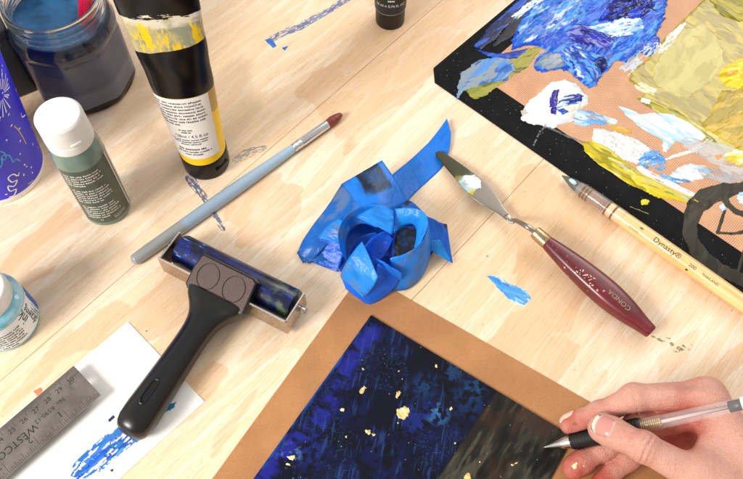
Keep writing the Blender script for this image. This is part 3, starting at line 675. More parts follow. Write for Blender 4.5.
# dark grey-brown brush drawing in the corner nearest the viewer
DK = ['#3a362c', '#474236', '#2c2922']
daub(DN, c8([(640, 285), (590, 290), (545, 312), (500, 318), (440, 338), (402, 372), (382, 425), (386, 475), (415, 525), (470, 570), (560, 610)]), dk(10), DK, PAINT_DK, mat, 60, .25, 101, .6, 1.4, 6, 5, width=[9, 9, 10, 14, 17, 15, 12, 12, 14, 13, 12], label='thick dark grey brush stroke curving around a pale corner')
daub(DN, c8([(505, 312), (492, 335), (500, 362), (530, 388), (575, 402), (640, 408)]), dk(14), DK, PAINT_DK, mat, 60, .25, 102, .5, 1.2, 6, 5, width=[6, 6, 6, 6, 6, 5])
daub(DN, c8([(495, 378), (470, 455), (520, 458), (580, 448), (620, 440)]), dk(14), DK, PAINT_DK, mat, 60, .4, 103, .4, .8, 6, 5, width=[2.5, 2.6, 2.6, 2.6, 2.4])
daub(DN, c8([(585, 452), (560, 500), (535, 580)]), dk(14), DK, PAINT_DK, mat, 60, .4, 104, .4, .8, 6, 5, width=[3.5, 3, 2])
daub(DN, c8([(532, 330), (560, 322), (620, 335), (620, 375), (575, 380), (540, 360)]), dk(8), ['#8fb6d6', '#c8dae6', '#5f90c0', '#e3eaee'], PAINT, mat, 10, .8, 105, .5, 1.8, 5, 2)
daub(DN, c8([(474, 370), (490, 362), (500, 380), (485, 386)]), dk(15), ['#a8cbe6', '#d8e6f0'], PAINT, mat, 10, .5, 106, .4, 1.2, 5, 2)
# fine pale spatter on the border
rr = random.Random(11); sv = []; sf = []
for i in range(170):
    lx = rr.uniform(.01, .36) if i % 4 else rr.uniform(0.002, BW); ly = rr.uniform(.003, BW-.002) if i % 4 else rr.uniform(.02, .2); r_ = rr.choice((.12, .15, .2, .25, .35))*mm
    k = len(sv)
    for j in range(7):
        a = 2*math.pi*j/7; q = rr.uniform(.7, 1.2); sv.append((lx+r_*q*math.cos(a), ly+r_*q*math.sin(a)*1.2, MT+.00004))
    sf.append(tuple(range(k, k+7)))
o = mk('paint_spatter', sv, sf, pm('pale_spatter', '#8d8f92', .6), mat, False); o['kind'] = 'stuff'
# ================================================================== bottles, jars, tubes
BLACKP = pm('black_plastic', '#070606', .3, var='#0d0b09', vs=40, bump=.05, bs=900); BLACKP.node_tree.nodes['Principled BSDF'].inputs['Specular IOR Level'].default_value = .25
WHITEP = pm('white_plastic', '#e6e4e1', .35, var='#dcdad5', vs=60, bump=.05, bs=400)
WHITE_INK = pm('white_ink', '#e9e8e2', .55)
DARK_INK = pm('dark_ink', '#1a1815', .6)
WHITE_LABEL = pm('white_label', '#e6e3de', .45, var='#dfd9d0', vs=30)

# ---- green paint bottle
gb = root('paint_bottle', 'small sage green paint bottle with white flip cap', 'bottle', at(108, 207), R(10))
GRN = NT('green_paint_plastic'); _, _, gz = GRN.sep(GRN.obj())
GRN.base(GRN.mix(GRN.ss(.3, .7, GRN.noise(GRN.obj(), 40, 3)), lin('#6f8478'), lin('#647a6e'))); GRN.set(Roughness=.3, Coat_Weight=.3)
rb = .019
V, F = lathe(rprof([(0, 0), (rb-.0012, 0), (rb, .002), (rb, .078), (rb*.985, .084), (rb*.90, .0905), (.0165, .0925), (.0165, .095), (0, .095)], .002, 4), 64)
mk('bottle_body', V, F, GRN.m, gb, True, auto=35)
V, F = lathe(rprof([(0, .0935), (.0172, .0935), (.0174, .1015), (.0171, .1018), (.0171, .1022), (.0173, .1025), (.0170, .1195), (.0155, .1212), (0, .1212)], .0006, 3), 64)
cap = mk('flip_cap', V, F, WHITEP, gb, True, auto=30)
# thumb notch of the cap, facing right of the viewer
an = R(-62); V, F = rbox(0, 0, 0, .0016, .0085, .0026, .0007, 2)
c, s = math.cos(an), math.sin(an); V = [(c*(x+.0172)-s*y, s*(x+.0172)+c*y, z+.1045) for x, y, z in V]; mk('thumb_tab', V, F, WHITEP, cap)
lab_g = pm('dark_green_label', '#4d564a', .4, var='#474f44', vs=50)
def cylf(r, a0, z0, off=.00012):
    def fn(x, y): a = a0+x/r; return ((r+off)*math.cos(a), (r+off)*math.sin(a), z0+y)
    return fn
def wrap_patch(name, rfn, a0, a1, z0, z1, mat, parent, off=.0001, n=40, nz=2, edge=None):
    V = []; 
    for i in range(nz):
        z = z0+(z1-z0)*i/(nz-1)
        for j in range(n):
            a = a0+(a1-a0)*j/(n-1); x, y, zz = rfn(a, z, off); V.append((x, y, zz))
    return mk(name, V, grid_faces(nz, n), mat, parent, True)
gfn = lambda a, z, off: ((rb+off)*math.cos(a), (rb+off)*math.sin(a), z)
# front of the bottle faces the camera: camera direction in bottle space
def cam_ang(o): 
    l = WM[o.name].inverted() @ Vector((0, 0, CAMH)); return math.atan2(l.y, l.x)
ga = cam_ang(gb)
wrap_patch('label', gfn, ga-1.25, ga+1.02, .006, .077, lab_g, gb)
wrap_patch('label_edge', gfn, ga+.99, ga+1.06, .006, .077, WHITE_LABEL, gb, .0002, 4)
wrap_patch('label_edge', gfn, ga+1.22, ga+1.75, .006, .074, WHITE_LABEL, gb, .0002, 12)
parts = []
for k, (nl, y) in enumerate([(5, .0725), (6, .053), (6, .031)]):
    v, f = microtext(.031, nl, .0030, 30+k, .85, .2); parts.append((v, f, -.021+.001*k, y, 0))
v, f = microtext(.012, 3, .0014, 39, .9); parts.append((v, f, .001, .0125, 0)); v, f = text('O', .003); parts.append((v, f, -.009, .0105, 0))
decal(parts, cylf(rb, ga, 0, .00025), 'lettering', WHITE_INK, gb)

# ---- yellow paint tube standing on its black cap
yt = root('paint_tube', 'black and yellow paint tube with white label standing on its cap', 'tube', at(207, 162), R(6))
r0, ztop = .0195, .237
def tub(a, z, off=0.0):
    t = np.clip((z-.022)/(ztop-.022), 0, 1)**1.05
    A = r0*(1-t)+.0305*t; B = r0*(1-t)+.0012*t
    ca, sa = math.cos(a), math.sin(a); e = 2-.0*t
    return ((A+off)*ca, (B+off)*sa, z)
YT = NT('printed_tube'); ox, oy, oz = YT.sep(YT.obj())
wb = YT.math('MULTIPLY_ADD', YT.math('SUBTRACT', YT.noise(YT.obj(scale=(1, 1, .35)), 90, 3), .5), .010, oz)
wbt = YT.math('MULTIPLY_ADD', YT.math('SUBTRACT', YT.noise(YT.obj(scale=(.35, .35, 1.6)), 110, 4, .7), .5), .022, oz)
yel = lin('#f2c60a'); blk = lin('#0a0605')
win = YT.mix(YT.ss(.40, .5, YT.noise(YT.obj(), 45, 3)), lin('#8d9079'), lin('#b5a878'))
win = YT.mix(YT.ss(.52, .56, YT.noise(YT.obj(scale=(1.6, 1.6, .32)), 75, 5, .72)), win, lin('#ecc20c'))
win = YT.mix(YT.math('MULTIPLY', YT.ss(.163, .170, wbt), YT.ss(.40, .6, YT.noise(YT.obj(scale=(1, 1, .6)), 55, 3))), win, lin('#d6cdb9'))
tan = YT.mix(YT.ss(.3, .7, YT.noise(YT.obj(), 60, 3)), lin('#c39a48'), lin('#b38d3e'))
c = YT.mix(YT.ss(.0745, .0760, wb), yel, tan)
c = YT.mix(YT.ss(.0985, .0988, oz), c, blk)
blade_z = YT.math('MULTIPLY_ADD', ox, -.12, oz)
c = YT.mix(YT.ss(.1440, .1444, YT.math('MULTIPLY_ADD', YT.math('SUBTRACT', YT.noise(YT.obj(), 60, 3), .5), .004, blade_z)), c, win)
c = YT.mix(YT.ss(.1722, .1726, wbt), c, blk)
YT.base(c); YT.set(Roughness=.2); YT.b.inputs['Specular IOR Level'].default_value = .32
n = 72; V = []
zs = [.0215]+list(np.linspace(.022, ztop, 60))
for i, z in enumerate(zs):
    for j in range(n): V.append(tub(2*math.pi*j/n, z, -.0015 if i == 0 else .00025*math.sin(z*170+3*math.cos(2*math.pi*j/n))*(z > .1)))
F = grid_faces(len(zs), n, True); F.append(tuple(range(n-1, -1, -1))); m_ = (len(zs)-1)*n; F.append(tuple(range(m_, m_+n)))
mk('tube_body', V, F, YT.m, yt, True, auto=50)
V, F = rbox(0, 0, ztop+.006, .061, .0022, .012, .0004); mk('crimp', V, F, pm('crimped_end', '#15100c', .3), yt)
V, F = lathe(rprof([(0, 0), (.0186, 0), (.0196, .0012), (.0200, .0213), (.0190, .0224), (0, .0224)], .0009, 3), 64)
cap = mk('screw_cap', V, F, BLACKP, yt, True, auto=30)
ya = cam_ang(yt)
an = ya+.62; V, F = rbox(0, 0, 0, .0014, .014, .0045, .0007, 2)
c, s = math.cos(an), math.sin(an); V = [(c*(x+.0198)-s*y, s*(x+.0198)+c*y, z+.0105) for x, y, z in V]; mk('flip_tab', V, F, BLACKP, cap)
def yfn(a, z, off): return tub(a, z, off)
V = []; n = 60; nz = 30; a0, a1 = ya-1.72, ya+.66
for i in range(nz):
    for j in range(n):
        a = a0+(a1-a0)*j/(n-1); V.append(tub(a, .0305+(.0985-.0305)*i/(nz-1), .0003))
mk('label', V, grid_faces(nz, n), WHITE_LABEL, yt)
am = ya-.42
def ylf(x, y): return tub(am+x/.0215, y, .00045)
parts = []
v, f = microtext(.043, 8, .0033, 51, .93, .17); parts.append((v, f, -.024, .0955, 0))
v, f = microtext(.012, 2, .0026, 52, .95, .26, True); parts.append((v, f, -.007, .066, 0))
v, f = text('128ml / 4.5 fl oz', .0043); parts.append((v, f, .0015, .0572, 0))
v, f = microtext(.032, 3, .0025, 53, .9, .2, True); parts.append((v, f, -.016, .0545, 0))
v, f = microtext(.032, 1, .0034, 54, .95, .30, True); parts.append((v, f, -.016, .0440, 0))
v, f = microtext(.034, 2, .0030, 55, .9, .18, True); parts.append((v, f, -.016, .0405, 0))
decal(parts, ylf, 'lettering', DARK_INK, yt)
blk_mark = []
for zz in (.0935, .0845):
    v, f = text('I', .006); blk_mark.append((v*np.array((2.0, .8)), f, -.0305, zz, -.9))
decal(blk_mark, ylf, 'printed_mark', DARK_INK, yt)

# ---- small black tube at the top of the photo
bt = root('small_paint_tube', 'small matte black paint tube standing on its cap at the back', 'tube', at(390, 20), R(-4))
BLT = pm('dark_tube', '#1c1f23', .42, var='#17191c', vs=50)
V, F = lathe(rprof([(0, 0), (.0136, 0), (.0140, .001), (.0142, .0185), (.0135, .0195), (0, .0195)], .0008, 3), 48)
mk('screw_cap', V, F, pm('matte_black_cap', '#090807', .4), bt, True, auto=30)
def tb(a, z, off=0.0):
    t = np.clip((z-.020)/.085, 0, 1); A = .0148*(1-t)+.0215*t; B = .0148*(1-t)+.001*t
    return ((A+off)*math.cos(a), (B+off)*math.sin(a), z)
V = []; n = 56; zs = np.linspace(.020, .105, 20)
for z in zs:
    for j in range(n): V.append(tb(2*math.pi*j/n, z))
F = grid_faces(len(zs), n, True); F.append(tuple(range(n-1, -1, -1))); m_ = (len(zs)-1)*n; F.append(tuple(range(m_, m_+n)))
mk('tube_body', V, F, BLT, bt, True, auto=50)
V, F = lathe([(0, .0196), (.0150, .0196), (.0150, .0204), (0, .0204)], 48); mk('collar', V, F, pm('grey_rim', '#74767a', .4), bt, False)
ba = cam_ang(bt); ba2 = ba
def blf(x, y): return tb(ba2+x/.0155, y, .0002)
parts = []
v, f = text('22 ml ℮ 0.74 FL OZ', .0036); parts.append((v, f, 0, .0295, 0))
v, f = microtext(.014, 2, .0036, 61, .8, .3, True); parts.append((v, f, -.006, .0405, 0))
decal(parts, blf, 'lettering', WHITE_INK, bt)

# ---- ink jar at the left edge
ij = root('ink_jar', 'round clear jar of pale blue ink with white ribbed cap', 'jar', at(7, 322), R(0))
INKJ = NT('blue_tinted_plastic'); INKJ.base(INKJ.mix(INKJ.ss(.35, .65, INKJ.noise(INKJ.obj(), 60, 3)), lin('#a9cfd8'), lin('#5fa9bd'))); INKJ.set(Roughness=.15, Coat_Weight=.5)
rj = .0252
V, F = lathe(rprof([(0, 0), (rj-.001, 0), (rj, .0015), (rj, .033), (rj*.97, .0365), (.0205, .040), (.0195, .042), (0, .042)], .002, 4), 72)
mk('jar_body', V, F, INKJ.m, ij, True, auto=40)
V, F = lathe(rprof([(0, .0405), (.0203, .0405), (.0203, .0535), (.0192, .0550), (0, .0550)], .0008, 3), 160, lambda a, z: 1+(.006*math.cos(80*a) if z < .0545 else 0))
mk('ribbed_cap', V, F, WHITEP, ij, True, auto=50)
ja = cam_ang(ij); jf = lambda a, z, off: ((rj+off)*math.cos(a), (rj+off)*math.sin(a), z)
wrap_patch('label', jf, ja-1.6, ja+1.15, .004, .0325, pm('blue_white_label', '#e4ecf1', .4), ij, .00012, 50)
wrap_patch('label_band', jf, ja+1.05, ja+1.42, .004, .030, pm('blue_band', '#1f56b4', .4), ij, .0002, 14)
wrap_patch('label_band', jf, ja+.93, ja+1.06, .004, .020, pm('pale_blue_band', '#b9cfe6', .4), ij, .0002, 8)
parts = []
v, f = text('drawing', .0072, 'LEFT'); parts.append((v*np.array((1.0, 1.1)), f, .0160, .0070, math.pi/2))
v, f = text('ink', .0088, 'LEFT'); parts.append((v*1.25, f, .0105, .0195, math.pi/2))
v, f = microtext(.026, 7, .0030, 71, .9, .2); parts.append((v, f, -.020, .0255, 0))
v, f = microtext(.016, 3, .0020, 72, .9, .2); parts.append((v, f, .0180, .0055, math.pi/2))
decal(parts, cylf(rj, ja, 0, .0003), 'lettering', DARK_INK, ij)

# ---- water jar with octagonal glass
gj = root('water_jar', 'octagonal glass jar of dark blue painting water', 'jar', at(88, 80), R(8))
def octr(a, z, R0, k):
    b = (a % (math.pi/4))-math.pi/8; o = math.cos(math.pi/8)/math.cos(b)*1.022
    o = min(o, 1.0); return 1*(1-k)+o*k
def glass_fr(a, z):
    k = smooth(.071, .062, z)*smooth(.0005, .005, z); return octr(a, z, 1, float(k))
RG = .0450
outer = rprof([(0, 0), (.0405, 0), (.0438, .0025), (RG, .006), (RG, .0225), (RG-.0003, .0232), (RG, .024), (RG, .0615), (RG-.0006, .064), (RG-.0002, .070), (.0425, .0765), (.0395, .0800), (.0388, .0822), (.0402, .0838), (.0402, .0852), (.0390, .0868), (.0390, .0885), (.0404, .0900), (.0404, .0915), (.0392, .0930), (.0393, .0955), (.0402, .0968), (.0398, .0992), (.0378, .0998), (.0362, .0990), (.0358, .0960)], .0012, 3)
inner = [(.0358, .0900), (.0362, .0830), (.0392, .0775), (.0418, .0690), (.0419, .0600), (.0419, .0095), (.0395, .0065), (0, .0060)]
n = 96; V = []
def ring(r, z, k): 
    for j in range(n):
        a = 2*math.pi*j/n; V.append((r*k(a, z)*math.cos(a), r*k(a, z)*math.sin(a), z))
for r, z in outer: ring(max(r, .00001), z, glass_fr)
fin = lambda a, z: octr(a, z, 1, float(smooth(.071, .062, z)))
for r, z in inner: ring(max(r, .00001), z, fin)
F = grid_faces(len(outer)+len(inner), n, True)
GL = NT('clear_glass'); GL.base(lin('#f3f7f7')); GL.set(Roughness=0.0, Transmission_Weight=1.0, IOR=1.48)
mk('glass', V, F, GL.m, gj, True, auto=60)
WAT = NT('murky_paint_water'); _, _, wz = WAT.sep(WAT.obj())
cw = WAT.mix(WAT.ss(.022, .030, WAT.math('MULTIPLY_ADD', WAT.math('SUBTRACT', WAT.noise(WAT.obj(), 35, 3), .5), .006, wz)), lin('#8d92aa'), lin('#686e8e'))
cw = WAT.mix(WAT.ss(.056, .080, WAT.math('MULTIPLY_ADD', WAT.math('SUBTRACT', WAT.noise(WAT.obj(), 30, 3), .5), .02, wz)), cw, lin('#18243f'))
cw = WAT.mix(WAT.ss(.0772, .0776, wz), cw, WAT.mix(WAT.ss(.35, .65, WAT.noise(WAT.obj(), 45, 3)), lin('#1d466e'), lin('#2f6c9c')))
WAT.base(cw); WAT.set(Roughness=.12); WAT.b.inputs['Specular IOR Level'].default_value = .3
prof = [(0, .0058), (.0396, .0064), (.0421, .0095), (.0421, .0600), (.0420, .0690), (.0396, .0772), (.0386, .0780), (.0376, .0776), (0, .0776)]
V, F = lathe(prof, 96, lambda a, z: fin(a, z)); mk('paint_water', V, F, WAT.m, gj, True, auto=50)
FILM = pm('blue_stain_film', '#2b5f92', .3, var='#5d87ab', vs=60, Alpha=.55)
V = []
for i, z in enumerate(np.linspace(.0782, .0945, 8)):
    for j in range(64):
        a = R(60)+R(175)*j/63; r_ = np.interp(z, [.0775, .083, .090, .096], [.0388, .0358, .0354, .0354])-.0004; V.append((r_*math.cos(a), r_*math.sin(a), z))
mk('paint_stain', V, grid_faces(8, 64), FILM, gj)
# red handled brush standing in it
jb = gj.location
rbz = root('red_brush', 'red handled brush standing in the jar of blue water', 'paintbrush', (jb.x, jb.y, 0), 0)
Pt = at(86, -6, .103); Pb = np.array((jb.x+.006, jb.y-.016, .012)); d = (np.array(Pt)-Pb)
L_ = [Pb, Pb+d*.18, Pb+d*.2, Pb+d*.45, Pb+d*.8, Pb+d*1.25, Pb+d*1.55]
V, F = tube([Pb+d*t for t in (.27, .3, .5, .8, 1.2, 1.5, 1.56)], [.0035, .0042, .006, .0068, .0055, .0035, .001], 16, 30)
mk('handle', V, F, pm('red_plastic', '#c4123c', .25, Coat_Weight=.4), rbz, True, True)
V, F = tube([Pb+d*t for t in (.08, .1, .27, .285)], [.0034, .0036, .0040, .0036], 16); mk('ferrule', V, F, pm('ferrule_metal', '#b8b8ba', .3, 1.0), rbz, True, True)
V, F = tube([Pb+d*t for t in (-.04, .0, .05, .09)], [.0008, .003, .0038, .0034], 14, 12); mk('bristles', V, F, pm('dark_bristles', '#20222c', .7), rbz, True, True)

# ---- blue party cup
pcup = root('paper_cup', 'royal blue paper cup printed with white fireworks and confetti', 'cup', at(2, 170), 0)
rc0, rc1, hc = .0365, .0500, .135
def rcup(z): return rc0+(rc1-rc0)*(z-.006)/(hc-.006)
CUPB = pm('blue_cup_print', '#2a27dd', .38, var='#2420cf', vs=25)
CUPW = pm('white_paper_rim', '#eceae6', .5)
prof = [(0, .004), (rc0-.004, .004), (rc0-.003, .0006), (rc0-.0006, .0), (rc0, .0008), (rcup(.0062), .0062)]
V, F = lathe(prof, 96); mk('base_rim', V, F, CUPW, pcup, True, auto=40)
V = []; n = 96
for r_, z in [(rcup(.006), .006), (rcup(.04), .04), (rcup(.09), .09), (rc1, hc), (rc1-.0006, hc), (rcup(.09)-.0008, .09), (rcup(.012)-.0008, .012)]:
    for j in range(n): a = 2*math.pi*j/n; V.append((r_*math.cos(a), r_*math.sin(a), z))
mk('cup_wall', V, grid_faces(7, n, True), CUPB, pcup)
V = []
for i in range(9):
    b = 2*math.pi*i/8
    for j in range(n): a = 2*math.pi*j/n; rr_ = rc1+.0008+.0016*math.cos(b); V.append((rr_*math.cos(a), rr_*math.sin(a), hc+.0016*math.sin(b)))
mk('rolled_lip', V, grid_faces(9, n, True), CUPW, pcup)
cua = cam_ang(pcup)
# print: find surface points for photo pixels by intersecting the view ray with the cone
def cone_hit(x, y):
    A = np.array(at(x, y, 0.0)); O = np.array((0, 0, CAMH)); D = A-O; C = np.array(pcup.location)
    ts = np.linspace(.3, 1.05, 3000); P = O+D*ts[:, None]; q = P-C; f = np.hypot(q[:, 0], q[:, 1])-(rc0+(rc1-rc0)*(q[:, 2]-.006)/(hc-.006))
    i = np.nonzero(f < 0)[0]
    if not len(i): return None
    P = q[i[0]]; return math.atan2(P[1], P[0]), P[2]
def cupf(a, z, off=.00015): r_ = rcup(z)+off; return (r_*math.cos(a), r_*math.sin(a), z)
def strip_on_cup(pts, w):
    V = []; P = np.array([(p[0]*.042, p[1]) for p in pts])
    for i in range(len(P)):
        t = P[min(i+1, len(P)-1)]-P[max(i-1, 0)]; t = t/(np.linalg.norm(t)+1e-12); nn = np.array((-t[1], t[0])); ww = w[i] if hasattr(w, '__len__') else w
        for s in (-.5, .5): q = P[i]+nn*ww*s; V.append(cupf(q[0]/.042, min(max(q[1], .0065), hc-.002)))
    return V, grid_faces(len(P), 2)
def cup_strip_px(pxs, w, n=14):
    hits = [cone_hit(*p) for p in pxs]; hits = [h for h in hits if h]
    if len(hits) < 2: return None
    return strip_on_cup(catmull(hits, n), w)
white = []; cy = []; gold = []
h0 = cone_hit(1, 95) or (cua+.3, .07)
rr = random.Random(3)
for burst, (bo, sc) in enumerate([(h0, 1.0), ((cua-1.2, .085), .9), ((cua+1.9, .06), 1.0), ((cua+2.9, .09), .8)]):
    for i in range(22):
        a = 2*math.pi*i/22+rr.uniform(-.08, .08); l0 = .004*sc; l1 = rr.uniform(.010, .019)*sc
        pts = [(bo[0]+math.cos(a)*l/.042, bo[1]+math.sin(a)*l) for l in np.linspace(l0, l1, 6)]
        white.append(strip_on_cup(pts, np.linspace(.0004, .0011, 6)))
for i in range(150):
    a = rr.uniform(0, 2*math.pi); z = rr.uniform(.012, .125); l = rr.uniform(.0006, .0012); t = rr.uniform(0, 3.1)
    white.append(strip_on_cup([(a-math.cos(t)*l/.042, z-math.sin(t)*l), (a+math.cos(t)*l/.042, z+math.sin(t)*l)], .0013))
def squig(pxs, w, L): 
    s = cup_strip_px(pxs, w, 40)
    if s: L.append(s)
squig([(17, 176), (13, 174), (8, 178), (12, 182), (17, 180), (14, 186), (8, 186), (10, 191), (16, 189), (14, 195), (9, 197)], .0012, white)
squig([(0, 151), (4, 153), (6, 157), (3, 160), (2, 156), (8, 155), (11, 158), (13, 162), (16, 159), (20, 161)], .0010, cy)
squig([(0, 168), (2, 163), (1, 158)], .0010, cy)
squig([(14, 126), (18, 130), (23, 138), (26, 144)], .0011, gold)
squig([(28, 184), (31, 182), (33, 180)], .0012, gold)
squig([(21, 113), (22, 117), (25, 115)], .0010, white)
for k in range(5):
    a = cua-.8-k*.9
    white.append(strip_on_cup([(a+.05*math.sin(t*2.2), .02+t*.0035) for t in np.linspace(0, 6, 30)], .0012)); cy.append(strip_on_cup([(a+.4+t*.035, .045+.004*math.sin(t*2)) for t in np.linspace(0, 6, 30)], .0011))
V, F = join(*white); mk('printed_fireworks', V, F, pm('white_print', '#f2f2f0', .45), pcup, False)
for L, m_ in ((cy, pm('cyan_print', '#35b4e8', .45)), (gold, pm('gold_print', '#c9ad7c', .45))):
    for V, F in L: mk('printed_squiggle', V, F, m_, pcup, False)

# ---- dark grey box behind the cup
dkb = root('storage_box', 'dark grey box standing behind the blue cup and glass jar', 'box', at(2, 108), R(31))
DG = pm('dark_grey_leatherette', '#34383b', .5, var='#2c2f32', vs=60, bump=.3, bs=700)
V, F = rbox(-.045, .045, .034, .16, .085, .068, .003, 3); mk('box_body', V, F, DG, dkb, True, auto=40)
V, F = rbox(-.045, .045, .0725, .163, .088, .010, .003, 3); mk('lid', V, F, DG, dkb, True, auto=40)
# ================================================================== brushes, brayer, knife, tape
def axis_frame(a, b):
    a = np.array(a, float); b = np.array(b, float); d = b-a; L = np.linalg.norm(d); d /= L
    s = np.cross(d, (0, 0, 1.0)); s /= np.linalg.norm(s); u = np.cross(s, d); return a, d, s, u, L
def along(a, d, s, u, stations, n=24, bend=None):
    """stations: (t, half width, half height, exponent)"""
    secs = [(a+d*t+(u*bend(t) if bend else 0), s, u, hw, hh, e) for t, hw, hh, e in stations]
    return loft(secs, n)
def resta(stations, k=4):
    T = np.array(stations, float); tt = np.interp(np.linspace(0, len(T)-1, (len(T)-1)*k+1), np.arange(len(T)), T[:, 0])
    return [tuple(r) for r in catmull(T, (len(T)-1)*k+1)]

# ---- grey-blue round brush
A = at(133, 261, .0052); B = at(342, 114, .0046)
gbr = root('round_brush', 'grey blue handled round brush with brown red bristles', 'paintbrush', (A.x, A.y, 0))
a, d, s, u, L = axis_frame(A, B)
hm = NT('grey_lacquer')
hd = hm.new('ShaderNodeVectorMath', operation='DOT_PRODUCT'); hm.link(hm.obj(), hd.inputs[0]); hd.inputs[1].default_value = tuple(d)
wobn = hm.math('MULTIPLY_ADD', hm.math('SUBTRACT', hm.noise(hm.obj(), 120, 2), .5), .006, hd.outputs['Value'])
hm.base(hm.mix(hm.ss(.046, .052, wobn), lin('#8f918f'), hm.mix(hm.ss(.06, .17, hd.outputs['Value']), lin('#8fa3b6'), lin('#9ab4c8'))))
hm.set(Roughness=.25, Coat_Weight=.5)
V, F = along(a, d, s, u, [(-.0012, .0006, .0006, 2)]+resta([(0, .0036, .0036, 2), (.004, .0048, .0048, 2), (.03, .0052, .0052, 2), (.07, .0056, .0056, 2), (.10, .0056, .0056, 2), (.13, .0050, .0050, 2), (.155, .0042, .0042, 2), (.166, .0038, .0038, 2)]))
mk('handle', V, F, hm.m, gbr, True, True)
V, F = along(a, d, s, u, [(.1645, .0037, .0037, 2), (.165, .0041, .0041, 2), (.168, .0042, .0042, 2), (.1686, .0039, .0039, 2), (.1695, .0039, .0039, 2), (.170, .0042, .0042, 2), (.173, .0042, .0042, 2), (.1736, .0039, .0039, 2), (.1745, .0042, .0042, 2), (.2035, .0040, .0040, 2), (.2036, .0036, .0036, 2)], 28)
mk('ferrule', V, F, pm('silver_ferrule', '#d3d4d6', .2, 1.0), gbr, True, True, auto=30)
brs = NT('red_brown_hair'); hh = brs.noise(brs.obj(scale=(1, 1, 1)), 900, 3); brs.base(brs.mix(brs.ss(.3, .7, hh), lin('#8a3a2c'), lin('#5c1d18'))); brs.set(Roughness=.4); brs.bump(hh, .4, .0003)
V, F = along(a, d, s, u, resta([(.2030, .0036, .0036, 2), (.208, .0043, .0043, 2), (.213, .0040, .0040, 2), (.219, .0024, .0025, 2), (L, .0004, .0005, 2)]), 24)
mk('bristles', V, F, brs.m, gbr, True, True)

# ---- wooden mop brush on the edge of the mat
A = at(562, 175.5, .0052); B = at(743, 303.5, .0075)
dbr = root('mop_brush', 'natural wood mop brush with clear ferrule lying along the mat edge', 'paintbrush', (A.x, A.y, 0))
a, d, s, u, L = axis_frame(A, B)
W_ = NT('bare_wood'); wx = W_.noise(W_.obj(scale=(1, 1, 1), rot=(0, 0, -math.atan2(d[1], d[0]))), 60, 2)
mp = W_.obj(rot=(0, 0, -math.atan2(d[1], d[0]))); vm = W_.new('ShaderNodeVectorMath', operation='MULTIPLY'); W_.link(mp, vm.inputs[0]); vm.inputs[1].default_value = (18, 400, 400)
W_.base(W_.mix(W_.ss(.35, .7, W_.noise(vm.outputs[0], 1, 3)), lin('#f0cb8c'), lin('#e0ae66'))); W_.set(Roughness=.3, Coat_Weight=.5)
hst = resta([(.046, .0058, .0058, 2), (.052, .0061, .0061, 2), (.075, .0065, .0065, 2), (.11, .0067, .0067, 2), (.17, .0066, .0066, 2), (.23, .0058, .0058, 2), (.29, .0036, .0036, 2), (.294, .0022, .0022, 2)])
V, F = along(a, d, s, u, [(.0455, .005, .005, 2)]+hst, 28); mk('handle', V, F, W_.m, dbr, True, True)
CLR = NT('clear_plastic'); CLR.base(lin('#e7e2dc')); CLR.set(Roughness=.12, Alpha=.22, Coat_Weight=1.0, Coat_Roughness=.05)
V, F = along(a, d, s, u, resta([(.017, .0050, .0050, 2), (.024, .0060, .0060, 2), (.036, .0064, .0064, 2), (.050, .0065, .0065, 2), (.0625, .0068, .0068, 2)]), 28); mk('clear_ferrule', V, F, CLR.m, dbr, True, True)
WIRE = pm('binding_wire', '#8c6c50', .3, .6)
for t in (.0225, .0255, .0285, .0470, .0535):
    rr_ = .0065 if t > .03 else .0060
    V, F = along(a, d, s, u, [(t-.0009, rr_-.0004, rr_-.0004, 2), (t-.0005, rr_+.0004, rr_+.0004, 2), (t+.0005, rr_+.0004, rr_+.0004, 2), (t+.0009, rr_-.0004, rr_-.0004, 2)], 28); mk('wire_band', V, F, WIRE, dbr, True, True)
hr_ = NT('brown_hair'); q = hr_.noise(vm.outputs[0] if False else hr_.obj(), 700, 3)
hd = hr_.new('ShaderNodeVectorMath', operation='DOT_PRODUCT'); hr_.link(hr_.obj(), hd.inputs[0]); hd.inputs[1].default_value = tuple(d)
hc_ = hr_.mix(hr_.ss(.016, .026, hd.outputs['Value']), lin('#5d625e'), lin('#8f5a38'))
hr_.base(hr_.mix(hr_.math('MULTIPLY', hr_.ss(.4, .7, q), .5), hc_, lin('#33281f'))); hr_.set(Roughness=.35); hr_.bump(q, .4, .0003)
V, F = along(a, d, s, u, resta([(0, .0004, .0005, 2), (.004, .0018, .0020, 2), (.010, .0037, .0037, 2), (.016, .0047, .0046, 2), (.024, .0053, .0052, 2), (.044, .0052, .0052, 2)]), 24)
bz = mk('bristles', V, F, hr_.m, dbr, True, True)
V, F = loft([(a+d*t+u*hh_+s*.0015, d, s, w1, w2, 2) for t, hh_, w1, w2 in ((.0115, .0036, .0040, .0020), (.0115, .0049, .0034, .0016), (.0118, .0055, .0012, .0006))], 16)
mk('paint_blob', V, F, pm('pale_blue_paint', '#bcd6e4', .25), dbr, True, True)
